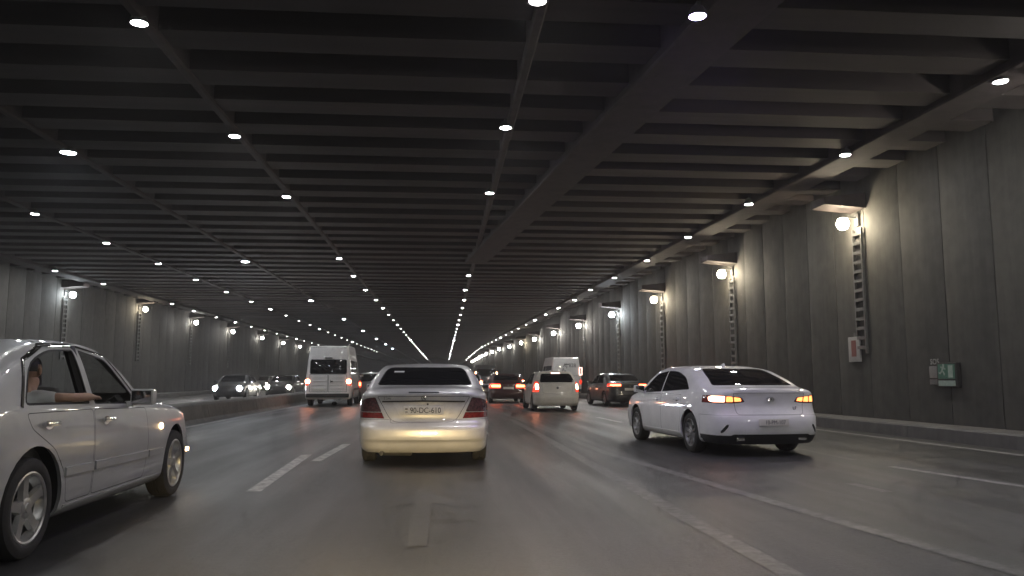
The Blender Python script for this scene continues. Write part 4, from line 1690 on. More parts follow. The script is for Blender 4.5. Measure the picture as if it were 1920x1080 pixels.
# ------------------------------------------------------------------ 3. white fastback saloon merging in
def merging_saloon():
    SC = 0.98
    ang = R(4.8)
    root = car_root('saloon_car', (0, 0, 0), ang, 'white fastback saloon with lit orange tail lamps, merging beside the wall')
    root.scale = (SC, SC, SC)
    corner = at_y(1342, 760, 12.15)                      # rear corner nearest to our lane
    off = Matrix.Rotation(ang, 3, 'Z') @ Vector((-0.86 * SC, -2.36 * SC, 0))
    root.location = (corner.x - off.x, corner.y - off.y, 0)
    spec = dict(
        top=[(-2.43, 1.03), (-2.36, 1.075), (-2.15, 1.095), (-1.95, 1.13), (-1.55, 1.27), (-1.05, 1.405), (-0.55, 1.46), (0.05, 1.47), (0.45, 1.43), (0.80, 1.31), (1.30, 1.05), (1.55, 0.985), (2.1, 0.88), (2.40, 0.74), (2.44, 0.66)],
        belt=[(-2.43, 0.98), (-1.9, 1.015), (-1.2, 1.0), (0.6, 0.95), (1.5, 0.90), (2.1, 0.80), (2.44, 0.60)],
        plan=[(-2.43, 0.62), (-2.42, 0.70), (-2.39, 0.78), (-2.32, 0.85), (-2.1, 0.91), (-1.5, 0.935), (-0.5, 0.93), (0.8, 0.93), (1.5, 0.925), (2.0, 0.88), (2.3, 0.76), (2.44, 0.56)],
        rear_off=[(0.15, 0.16), (0.26, 0.08), (0.34, 0.03), (0.45, 0.0), (0.60, 0.0), (0.68, 0.05), (0.80, 0.09), (0.95, 0.075), (1.02, 0.06), (1.06, 0.09), (1.1, 0.14)],
        front_off=[(0.15, 0.2), (0.3, 0.05), (0.5, 0.0), (0.75, 0.12), (1.0, 0.3)],
        rear_bulge=0.13, rocker=0.22, under=0.20, tumble=0.45, nu=72)
    sh = Shell(root, spec, M_WHITE)
    sh.arch(-1.40, 0.335, 0.385)
    sh.arch(1.40, 0.335, 0.385)
    sh.part('rear_window', round_poly([(-0.71, 1.115), (0.71, 1.115), (0.56, 1.40), (-0.56, 1.40)], [0.03, 0.03, 0.08, 0.08]), 'rear', lambda c, n: -2.12 < c.y < -0.7 and n.y < -0.03 and n.z > 0.2, M_GLASS, 0.016)
    sh.part('windscreen', round_poly([(-0.74, 1.04), (0.74, 1.04), (0.60, 1.40), (-0.60, 1.40)], 0.06), 'rear', lambda c, n: 0.3 < c.y < 1.55 and n.y > 0.05 and n.z > 0.2, M_GLASS, 0.015)
    for sg in (1, -1):
        f = side_flt(sg)
        sh.part('side_window', round_poly([(0.0, 0.985), (1.10, 0.955), (0.52, 1.32), (0.0, 1.37)], [0.02, 0.03, 0.12, 0.02]), 'side', f, M_GLASS, 0.012)
        sh.part('side_window', round_poly([(-1.36, 1.045), (-0.04, 0.99), (-0.04, 1.37), (-0.55, 1.355), (-1.02, 1.25)], [0.05, 0.02, 0.02, 0.2, 0.12]), 'side', f, M_GLASS, 0.012)
        sh.part('door', round_poly([(-1.05, 0.955), (-0.055, 0.955), (-0.055, 0.29), (-0.88, 0.29), (-1.02, 0.55)], 0.04), 'side', f, M_WHITE, 0.005)
        sh.part('door', round_poly([(-0.04, 0.955), (1.02, 0.925), (1.06, 0.60), (1.0, 0.29), (-0.04, 0.29)], 0.04), 'side', f, M_WHITE, 0.005)
        handle(root, sh, -0.86, 0.87, sg, M_WHITE)
        handle(root, sh, 0.14, 0.85, sg, M_WHITE)
        mirror(root, sh, 0.88, 0.98, sg, M_WHITE)
        sh.ribbon('sill_trim', [(-0.95, 0.30), (0.98, 0.30)], 'side', 0.03, 0.008, M_WHITE, sg)
        # tail lamp: dark red surround, three lit chambers wrapping the corner
        P = (lambda p: p) if sg > 0 else mirror_poly
        fl = lambda c, n, sg=sg: c.y < -1.95 and c.x * sg > 0.2 and (n.y < -0.05 or n.x * sg > 0.3)
        lens = [(0.42, 0.862), (0.47, 0.93), (0.70, 0.955), (0.90, 0.965), (0.99, 0.94), (0.99, 0.85), (0.80, 0.835), (0.60, 0.838)]
        tl = None
        for i, (poly, mt) in enumerate((
                ([(0.465, 0.872), (0.485, 0.922), (0.585, 0.936), (0.575, 0.862)], M_TAIL),
                ([(0.595, 0.861), (0.605, 0.939), (0.695, 0.946), (0.70, 0.858)], M_TAIL),
                ([(0.72, 0.857), (0.715, 0.948), (0.86, 0.956), (0.885, 0.93), (0.885, 0.875), (0.86, 0.858)], M_TAILHOT if sg < 0 else M_TAIL))):
            sh.part('lamp_chamber', P(round_poly(poly, 0.012)), 'rear', fl, mt)
        sh.part('tail_lamp', P(round_poly(lens, 0.02)), 'rear', fl, M_REDLENS, 0.006, M_PLASTIC)
    lid = round_poly([(-0.60, 1.00), (0.60, 1.00), (0.56, 0.66), (-0.56, 0.66)], [0.02, 0.02, 0.06, 0.06])
    lid_o = sh.part('boot_lid', lid, 'rear', lambda c, n: c.y < -2.0 and n.y < -0.2 and abs(c.x) < 0.62, M_WHITE, 0.005, M_RUBBER)
    sh.part('diffuser', [(-0.99, 0.335), (-0.66, 0.335), (-0.62, 0.355), (0.62, 0.355), (0.66, 0.335), (0.99, 0.335), (0.99, 0.1), (-0.99, 0.1)], 'rear', lambda c, n: c.y < -1.86, M_PLASTIC, 0.004)
    sh.part('rear_bumper', [(-0.99, 0.655), (0.99, 0.655), (0.99, 0.336), (-0.99, 0.336)], 'rear', lambda c, n: c.y < -1.84, M_WHITE, 0.004)
    for sg in (-1, 1):
        sh.ribbon('bumper_slot', [(sg * 0.80, 0.38), (sg * 0.71, 0.51)], 'rear', 0.045, 0.006, M_PLASTIC, taper=True)
    for sg in (-1, 1):
        co, no = sh.rear(sg * 0.52, 0.30)
        box_obj('exhaust_trim', (sg * 0.52, co.y - 0.01, 0.285), (0.14, 0.03, 0.05), M_CHROME, root, 0.015)
    sh.ribbon('boot_spoiler', [(-0.58, 1.045), (0.0, 1.06), (0.58, 1.045)], 'rear', 0.03, 0.025, M_WHITE, parent=lid_o)
    pl = plate(root, sh, 0.545, '10-PM-107', w=0.50, h=0.105, x=0.0, proud=0.016, size=0.09, inksx=0.86)
    for c in pl.children:
        if c.name.startswith('plate_lettering'):
            c.data.materials[0] = M_BADGE
    co, no = sh.rear(0, 0.90)
    bm = bmesh.new()
    for k in range(16):
        a, b = 2 * math.pi * k / 16, 2 * math.pi * (k + 1) / 16
        add_tube(bm, [(0.06 * math.cos(a), 0, 0.032 * math.sin(a)), (0.06 * math.cos(b), 0, 0.032 * math.sin(b))], 0.005, 5)
    add_tube(bm, [(-0.028, 0, -0.026), (-0.018, 0, 0.026)], 0.006, 5)
    add_tube(bm, [(0.018, 0, -0.026), (0.028, 0, 0.026)], 0.006, 5)
    add_tube(bm, [(-0.022, 0, -0.004), (0.022, 0, 0.004)], 0.005, 5)
    mesh_obj('badge', bm, M_CHROME, lid_o, smooth=40, loc=(0, co.y - 0.010, 0.90))
    co, no = sh.rear(0.42, 0.76)
    text_obj('model_lettering', 'LF', 0.07, M_BADGE, lid_o, (0.42, co.y - 0.012, 0.76), (R(80), 0, 0), 0.003)
    # aerial fin
    bm = bmesh.new()
    vs_ = [bm.verts.new(p) for p in ((-0.022, -0.10, 0), (0.022, -0.10, 0), (0.022, 0.10, 0), (-0.022, 0.10, 0), (0, -0.11, 0.06), (0, -0.06, 0.062))]
    for f in ((0, 1, 4), (1, 2, 5, 4), (2, 3, 5), (3, 0, 4, 5)):
        bm.faces.new([vs_[i] for i in f])
    mesh_obj('aerial', bm, M_WHITE, root, loc=(0, -0.72, 1.44))
    sh.finish()
    four_wheels(root, -1.40, 1.40, 0.815, 0.33, 0.225, 0.215, 'ten', M_RIMDARK)
    return root


# ------------------------------------------------------------------ 4. vans
def make_van(root, mat, L=5.6, W=0.98, H=2.55, rear_window=True, tail_z=1.06, tail_mat=None, style='minibus'):
    yr, yf = -L / 2, L / 2
    spec = dict(
        top=[(yr, H - 0.10), (yr + 0.10, H - 0.02), (yr + 0.5, H), (0.8, H), (yf - 1.75, H - 0.08), (yf - 1.45, H - 0.22), (yf - 0.75, 1.30), (yf - 0.55, 1.15), (yf - 0.15, 1.0), (yf, 0.85)],
        belt=[(yr, 1.22), (yf - 1.2, 1.20), (yf - 0.6, 1.05), (yf, 0.70)],
        plan=[(yr, W * 0.93), (yr + 0.06, W * 0.975), (yr + 0.3, W), (0.5, W), (yf - 1.0, W * 0.98), (yf - 0.3, W * 0.88), (yf, W * 0.70)],
        rear_off=[(0.2, 0.10), (0.35, 0.02), (0.5, 0.0), (0.62, 0.03), (1.2, 0.04), (H - 0.2, 0.12), (H, 0.18)],
        front_off=[(0.2, 0.15), (0.5, 0.0), (1.0, 0.1), (1.3, 0.2)],
        rear_bulge=0.05, front_bulge=0.2, rear_zone=0.5, rocker=0.32, under=0.30, tumble=0.125, boxy=1.0, belt_w=0.985, nu=36)
    sh = Shell(root, spec, mat)
    rr = 0.35
    ya, yb = yr + 1.05, yf - 0.95
    sh.arch(ya, 0.36, 0.42)
    sh.arch(yb, 0.36, 0.42)
    rf = lambda c, n: c.y < yr + 0.35 and n.y < -0.2
    if rear_window:
        sh.part('rear_window', round_poly([(-0.80, 1.40), (0.80, 1.40), (0.78, 2.04), (-0.78, 2.04)], 0.05), 'rear', rf, M_GLASS, 0.02)
    for sg in (1, -1):
        P = (lambda p: p) if sg > 0 else mirror_poly
        sh.part('tail_lamp', P(round_poly([(0.82, tail_z - 0.16), (0.975, tail_z - 0.16), (0.975, tail_z + 0.16), (0.84, tail_z + 0.16)], 0.03)), 'rear', lambda c, n, sg=sg: c.y < yr + 0.5 and c.x * sg > 0.5, M_REDLIT, 0.008, M_PLASTIC)
        co, no = sh.rear(sg * 0.89, tail_z + 0.02)
        bm = bmesh.new()
        add_lathe(bm, [(0.0, 0.10), (-0.02, 0.095), (-0.03, 0.06), (-0.032, 0.001)], n=14, axis='y')
        bmesh.ops.recalc_face_normals(bm, faces=bm.faces)
        mesh_obj('lit_lamp', bm, tail_mat or M_BRAKE_HOT, root, smooth=40, loc=(sg * 0.885, co.y + 0.005, tail_z + 0.02))
        d = sh.part('rear_door', [(min(sg * 0.012, sg * 0.80), 0.62), (max(sg * 0.012, sg * 0.80), 0.62), (max(sg * 0.012, sg * 0.80), 1.385), (min(sg * 0.012, sg * 0.80), 1.385)], 'rear', rf, mat, 0.014, M_RUBBER)
        for z in (0.78, 0.94, 1.10, 1.26):
            sh.ribbon('door_rib', [(sg * 0.09, z), (sg * 0.72, z)], 'rear', 0.05, 0.012, mat, parent=d)
        y = yr + 1.75
        sh.part('side_window', round_poly([(yr + 0.35, 1.40), (0.0, 1.40), (0.0, 2.02), (yr + 0.35, 2.02)], 0.06), 'side', side_flt(sg, 0.6), M_GLASS, 0.015)
        sh.part('side_window', round_poly([(0.12, 1.40), (yf - 1.5, 1.40), (yf - 1.62, 2.02), (0.12, 2.02)], 0.06), 'side', side_flt(sg, 0.6), M_GLASS, 0.015)
        mirror(root, sh, yf - 1.05, 1.30, sg, M_PLASTIC)
        sh.ribbon('side_moulding', [(yr + 1.6, 0.72), (yf - 1.5, 0.72)], 'side', 0.10, 0.02, M_PLASTIC, sg)
        handle(root, sh, yf - 2.2, 1.05, sg, M_PLASTIC)
    sh.part('windscreen', round_poly([(-0.82, 1.28), (0.82, 1.28), (0.76, H - 0.30), (-0.76, H - 0.30)], 0.06), 'rear', lambda c, n: c.y > yf - 1.7 and n.y > 0.05 and n.z > 0.1, M_GLASS, 0.015)
    # rear bumper, step and door furniture
    co, _ = sh.rear(0, 0.5)
    bm = bmesh.new()
    add_box(bm, (0, 0, 0), (1.84, 0.16, 0.17), 0.04)
    mesh_obj('rear_bumper', bm, M_PLASTIC, root, smooth=40, loc=(0, co.y - 0.04, 0.475))
    bm = bmesh.new()
    add_box(bm, (0, 0, 0), (0.10, 0.03, 0.05), 0.01)
    add_box(bm, (-0.05, 0, 0), (0.02, 0.06, 0.12), 0.006)
    co, _ = sh.rear(0.12, 1.12)
    mesh_obj('door_handle', bm, M_PLASTIC, root, smooth=40, loc=(0.16, co.y - 0.02, 1.08))
    bm = bmesh.new()
    co, _ = sh.rear(0, 2.08)
    add_box(bm, (0, 0, 0), (0.32, 0.05, 0.05), 0.012)
    mesh_obj('high_brake_lamp', bm, M_PLASTIC, root, smooth=40, loc=(0, co.y - 0.005, 2.10))
    pl = plate(root, sh, 0.74, None, x=-0.42)
    # chassis, axle, exhaust hanging below
    bm = bmesh.new()
    add_tube(bm, [(-0.8, ya, 0.36), (0.8, ya, 0.36)], 0.07, 10)
    add_lathe(bm, [(-0.12, 0.05), (-0.08, 0.14), (0.08, 0.14), (0.12, 0.05)], n=14)
    for v in bm.verts:
        pass
    add_tube(bm, [(-0.35, yr + 0.5, 0.27), (-0.35, yr + 1.4, 0.30)], 0.09, 10)
    add_tube(bm, [(0.45, yr + 0.3, 0.30), (0.45, yr + 2.0, 0.30)], 0.04, 8)
    add_tube(bm, [(-0.55, yr + 0.3, 0.32), (-0.55, yr + 2.0, 0.32)], 0.04, 8)
    mesh_obj('chassis', bm, M_UNDER, root, smooth=40)
    sh.finish()
    four_wheels(root, ya, yb, W - 0.13, rr, 0.21, 0.22, 'cap', M_RIMDARK)
    return sh


# ------------------------------------------------------------------ 5. generic smaller cars in the queue
def queue_car(root, mat, kind='saloon', lit=M_BRAKE, lamp_z=0.86, h=1.45, w=0.90, plate_text=None, lamp_w=0.30, lamp_h=0.10, headlamps=None, third=None, plate_glow=None, wheels=True):
    L = 4.5 if kind == 'saloon' else 4.1
    yr, yf = -L / 2, L / 2
    if kind == 'saloon':
        top = [(yr, 0.97), (yr + 0.08, 1.03), (yr + 0.45, 1.06), (yr + 0.60, 1.09), (yr + 1.25, h - 0.08), (yr + 1.7, h), (0.2, h), (0.6, h - 0.10), (1.15, 1.04), (1.35, 0.97), (yf - 0.1, 0.80), (yf, 0.68)]
        win = ([(-0.68, 1.11), (0.68, 1.11), (0.57, h - 0.08), (-0.57, h - 0.08)], yr + 0.35, yr + 1.75)
        roff = [(0.15, 0.18), (0.3, 0.04), (0.5, 0.0), (0.62, 0.05), (0.95, 0.09), (1.06, 0.14)]
    else:
        top = [(yr, h - 0.20), (yr + 0.10, h - 0.08), (yr + 0.35, h - 0.02), (-0.4, h), (0.3, h - 0.02), (0.65, h - 0.12), (1.15, 1.06), (1.35, 0.99), (yf - 0.1, 0.84), (yf, 0.70)]
        win = ([(-0.66, 1.06), (0.66, 1.06), (0.56, h - 0.11), (-0.56, h - 0.11)], yr - 0.6, yr + 0.9)
        roff = [(0.15, 0.18), (0.3, 0.04), (0.5, 0.0), (0.62, 0.03), (0.95, 0.07), (1.05, 0.10), (h - 0.1, 0.50), (h, 0.62)]
    zb = 0.96
    spec = dict(top=top,
                belt=[(yr, 0.93), (yr + 0.6, 0.97), (0.8, 0.93), (yf - 0.8, 0.86), (yf, 0.60)],
                plan=[(yr, w * 0.74), (yr + 0.03, w * 0.84), (yr + 0.1, w * 0.93), (yr + 0.4, w), (0.6, w), (yf - 0.7, w * 0.95), (yf - 0.2, w * 0.8), (yf, w * 0.62)],
                rear_off=roff, front_off=[(0.15, 0.2), (0.3, 0.05), (0.5, 0.0), (0.75, 0.12), (1.0, 0.3)],
                rocker=0.22, under=0.2, tumble=0.42, nu=34)
    sh = Shell(root, spec, mat)
    wy = 1.28 if kind == 'saloon' else 1.22
    sh.arch(-wy, 0.32, 0.365)
    sh.arch(wy, 0.32, 0.365)
    poly, ya, yb = win
    sh.part('rear_window', round_poly(poly, 0.05), 'rear', lambda c, n: ya < c.y < yb and n.y < -0.05, M_GLASS, 0.015)
    sh.part('windscreen', round_poly([(-0.70, 1.03), (0.70, 1.03), (0.58, h - 0.06), (-0.58, h - 0.06)], 0.05), 'rear', lambda c, n: 0.2 < c.y < 1.5 and n.y > 0.05 and n.z > 0.2, M_GLASS, 0.015)
    for sg in (1, -1):
        f = side_flt(sg)
        sh.part('side_window', round_poly([(0.0, 0.99), (0.90, 0.97), (0.45, h - 0.12), (0.0, h - 0.09)], 0.04), 'side', f, M_GLASS, 0.012)
        sh.part('side_window', round_poly([(-1.05, 1.0), (-0.06, 0.99), (-0.06, h - 0.09), (-0.70, h - 0.11)], 0.04), 'side', f, M_GLASS, 0.012)
        sh.part('door', round_poly([(-0.90, 0.93), (-0.05, 0.93), (-0.05, 0.28), (-0.75, 0.28), (-0.88, 0.55)], 0.04), 'side', f, mat, 0.006)
        sh.part('door', round_poly([(-0.035, 0.93), (0.85, 0.90), (0.85, 0.28), (-0.035, 0.28)], 0.04), 'side', f, mat, 0.006)
        handle(root, sh, -0.70, 0.84, sg, mat)
        handle(root, sh, 0.15, 0.84, sg, mat)
        mirror(root, sh, 0.72, 0.97, sg, mat)
        P = (lambda p: p) if sg > 0 else mirror_poly
        x1 = w * 0.98
        x0 = x1 - lamp_w
        fl = lambda c, n, sg=sg: c.y < yr + 0.55 and c.x * sg > 0.2 and (n.y < -0.05 or n.x * sg > 0.3)
        if lit is not None:
            sh.part('lit_lamp', P(round_poly([(x0 + 0.03, lamp_z - lamp_h / 2), (x1 - 0.05, lamp_z - lamp_h / 2), (x1 - 0.05, lamp_z + lamp_h / 2), (x0 + 0.03, lamp_z + lamp_h / 2)], 0.02)), 'rear', fl, lit)
        sh.part('tail_lamp', P(round_poly([(x0, lamp_z - lamp_h), (x1 + 0.05, lamp_z - lamp_h), (x1 + 0.05, lamp_z + lamp_h), (x0 + 0.02, lamp_z + lamp_h)], 0.03)), 'rear', fl, M_REDLIT if lit is not None else M_REDLENS, 0.006, M_PLASTIC)
        ff = lambda c, n, sg=sg: c.y > yf - 0.75 and c.x * sg > 0.25
        sh.part('headlamp', P(round_poly([(0.42, 0.60), (w * 0.92, 0.62), (w * 0.92, 0.74), (0.46, 0.72)], 0.03)), 'rear', ff, principled_lens(), 0.006, M_PLASTIC)
        if headlamps is not None:
            co, no = sh.rear(sg * 0.64, 0.66, True)
            bm = bmesh.new()
            add_lathe(bm, [(0.0, 0.135), (0.02, 0.12), (0.03, 0.001)], n=14, axis='y')
            bmesh.ops.recalc_face_normals(bm, faces=bm.faces)
            mesh_obj('lit_headlamp', bm, headlamps, root, smooth=40, loc=(sg * 0.64, co.y + 0.01, 0.66))
    if kind == 'saloon':
        sh.part('boot_lid', round_poly([(-0.60, 0.955), (0.60, 0.955), (0.50, 0.64), (-0.50, 0.64)], 0.05), 'rear', lambda c, n: c.y < yr + 0.4 and n.y < -0.2, mat, 0.005)
    else:
        sh.part('tailgate', round_poly([(-0.60, 1.03), (0.60, 1.03), (0.55, 0.64), (-0.55, 0.64)], 0.06), 'rear', lambda c, n: c.y < yr + 0.4 and n.y < -0.2, mat, 0.005)
    sh.part('rear_bumper', [(-0.99, 0.60), (0.99, 0.60), (0.99, 0.1), (-0.99, 0.1)], 'rear', lambda c, n: c.y < yr + 0.5, mat, 0.004)
    if third is not None:
        z3 = h - 0.085 if kind != 'saloon' else 1.02
        sh.ribbon('high_brake_lamp', [(-0.17, z3), (0.17, z3)], 'rear', 0.05, 0.02, third)
    plate(root, sh, 0.74 if kind == 'saloon' else 0.50, plate_text, glow=plate_glow)
    bm = bmesh.new()
    add_lathe(bm, [(0.0, 0.045), (-0.01, 0.04), (-0.012, 0.001)], n=14, axis='y')
    bmesh.ops.recalc_face_normals(bm, faces=bm.faces)
    co, no = sh.rear(0, 0.86)
    mesh_obj('badge', bm, M_BADGE, root, smooth=40, loc=(0, co.y - 0.002, 0.86))
    sh.finish()
    if wheels:
        four_wheels(root, -wy, wy, w - 0.10, 0.315, 0.205, 0.20, 'seven', M_RIMDARK)
    return sh


front_saloon()
SIDE = side_saloon()
merging_saloon()


def place_rear(px, py, half_len):
    """ground point below the middle of a tail at that pixel -> centre of the vehicle, heading along the road"""
    q = at_z(px, py, 0)
    return Vector((q.x, q.y + half_len, 0))


ROUND[0] = 1
# white minibus
c = place_rear(612, 762, 2.6)
van = car_root('minibus', c, R(1.0), 'white minibus with lit round brake lamps and dark rear window', 'minibus')
make_van(van, M_VANWHITE, L=5.2, W=1.0, H=2.66)

# white panel van with lettering, ahead of the hatchback
q = at_y(1060, 710, 50)
van2 = car_root('panel_van', (q.x, 50 + 2.6, 0), R(2), 'white panel van with grey lettering high on its rear, ahead of the cream hatchback', 'van')
sh2 = make_van(van2, M_VANWHITE, L=5.2, W=0.98, H=2.55, rear_window=False, tail_z=1.0, tail_mat=M_TAILDIM)
co, no = sh2.rear(0.1, 1.95)
text_obj('rear_lettering', 'AJ 828', 0.34, M_BADGE, van2, (0.18, co.y - 0.03, 2.02), (R(86), 0, 0), 0.004, 0.9)
co, no = sh2.rear(0.0, 1.80)
bm = bmesh.new()
for pts in ([(-0.30, 0, -0.14), (-0.22, 0, 0.10)], [(-0.22, 0, 0.10), (-0.12, 0, -0.16)], [(-0.12, 0, -0.16), (-0.05, 0, -0.02)]):
    add_tube(bm, pts, 0.018, 5)
mesh_obj('rear_emblem', bm, M_BADGE, van2, loc=(0, co.y - 0.02, 1.75))
bm = bmesh.new()                                        # upright loop-shaped lamp at its corner
add_box(bm, (-0.075, 0, 0), (0.05, 0.05, 0.50), 0.01)
add_box(bm, (0.075, 0, 0), (0.05, 0.05, 0.50), 0.01)
add_box(bm, (0, 0, 0.225), (0.10, 0.05, 0.05))
add_box(bm, (0, 0, -0.225), (0.10, 0.05, 0.05))
co, no = sh2.rear(0.84, 1.62)
mesh_obj('corner_lamp', bm, M_PINKLAMP, van2, loc=(0.90, co.y - 0.03, 1.66))

# cream hatchback with brake lamps
c = place_rear(1043, 771, 2.05)
hb = car_root('hatchback_car', c, R(1.5), 'cream hatchback with round bright brake lamps and a lit high brake strip', 'car')
queue_car(hb, M_CREAM, 'hatch', M_BRAKE_HOT, 0.90, 1.50, 0.87, None, 0.17, 0.20, third=M_PINKLAMP, plate_glow=None)

# black saloon beside the merging car
q = at_z(1173, 762, 0)
bs = car_root('saloon_car', (q.x, q.y + 2.25, 0), R(5.5), 'black saloon with wide orange tail lamps, beyond the white merging saloon', 'car')
queue_car(bs, M_BLACKCAR, 'saloon', M_BRAKE, 0.92, 1.46, 0.90, None, 0.50, 0.07)

# dark saloon left of the hatchback
q = at_y(950, 740, 40)
ds = car_root('saloon_car', (q.x, 42.2, 0), R(2), 'dark red saloon with orange brake lamps, left of the cream hatchback', 'car')
queue_car(ds, M_REDDARK, 'saloon', M_BRAKE, 0.84, 1.45, 0.90, None, 0.52, 0.12)

# grey car and tall van farther along our lane
q = at_y(880, 717, 52)
gs = car_root('hatchback_car', (q.x, 54, 0), 0, 'grey car with red brake lamps just past the roof of the pale silver saloon', 'car')
queue_car(gs, M_GREYCAR, 'hatch', M_BRAKE_HOT, 0.95, 1.55, 0.92, None, 0.22, 0.18)
q = at_y(911, 703, 70)
fv = car_root('minibus', (q.x, 72.6, 0), R(1), 'distant dark van showing two high red lamps', 'van')
make_van(fv, M_GREYCAR, L=5.2, W=0.98, H=2.4, tail_z=1.66, tail_mat=M_BRAKE_HOT)
for px, dist, pm, lab in ((962, 62, M_GREYCAR, 'far grey car with red lamps above the dark red saloon'),):
    q = at_y(px, 712, dist)
    fc = car_root('hatchback_car', (q.x, dist + 2, 0), R(1), lab, 'car')
    queue_car(fc, pm, 'hatch', M_BRAKE_HOT, 0.98, 1.62, 0.92, None, 0.26, 0.18)
# car beyond the minibus with orange lamps
q = at_y(700, 718, 41)
os_ = car_root('hatchback_car', (q.x, 43, 0), 0, 'dark car with orange lamps seen between the minibus and the pale silver saloon', 'car')
queue_car(os_, M_GREYCAR, 'hatch', M_BRAKE, 0.93, 1.55, 0.90, None, 0.30, 0.16)

# oncoming cars: only their headlamps stand out
for (pxa, pxb, py, sep, lab, mt, pm) in ((405, 447, 720, 1.28, 'oncoming dark car with two dazzling bluish headlamps', M_HEAD, M_BLACKCAR),
                                         (503, 540, 720, 1.28, 'oncoming car with two warm white headlamps, beside the minibus', M_HEADWARM, M_BLACKCAR)):
    dist = FPX * sep / (pxb - pxa)
    q = at_y((pxa + pxb) / 2, py, dist)
    oc = car_root('saloon_car', (q.x, dist + 2.2, 0), math.pi, lab, 'car')
    queue_car(oc, pm, 'saloon', None, 0.85, 1.45, 0.90, headlamps=mt)
q = at_y(487, 720, 84)
oc = car_root('hatchback_car', (q.x, 86, 0), math.pi, 'small distant oncoming car between the two brighter pairs of headlamps', 'car')
queue_car(oc, M_GREYCAR, 'hatch', None, 0.85, 1.5, 0.88, headlamps=M_WHITELAMP)


# ================================================================== passenger of the side saloon
def skin_chain(name, chains, radii, mat, parent, sub=2):
    """chains: lists of vertex ids; radii dict id -> (pos, r)"""
    ids = list(radii)
    me = bpy.data.meshes.new(name)
    verts = [radii[i][0] for i in ids]
    idx = {k: i for i, k in enumerate(ids)}
    edges = []
    for ch in chains:
        for a, b in zip(ch, ch[1:]):
            edges.append((idx[a], idx[b]))
    me.from_pydata(verts, edges, [])
    o = bpy.data.objects.new(name, me)
    link(o, parent)
    md = o.modifiers.new('skin', 'SKIN')
    md.use_smooth_shade = True
    for i, k in enumerate(ids):
        r = radii[k][1]
        me.skin_vertices[0].data[i].radius = r if isinstance(r, tuple) else (r, r)
    me.skin_vertices[0].data[0].use_root = True
    sd = o.modifiers.new('sub', 'SUBSURF')
    sd.levels = sub
    sd.render_levels = sub
    me.materials.append(mat)
    return o


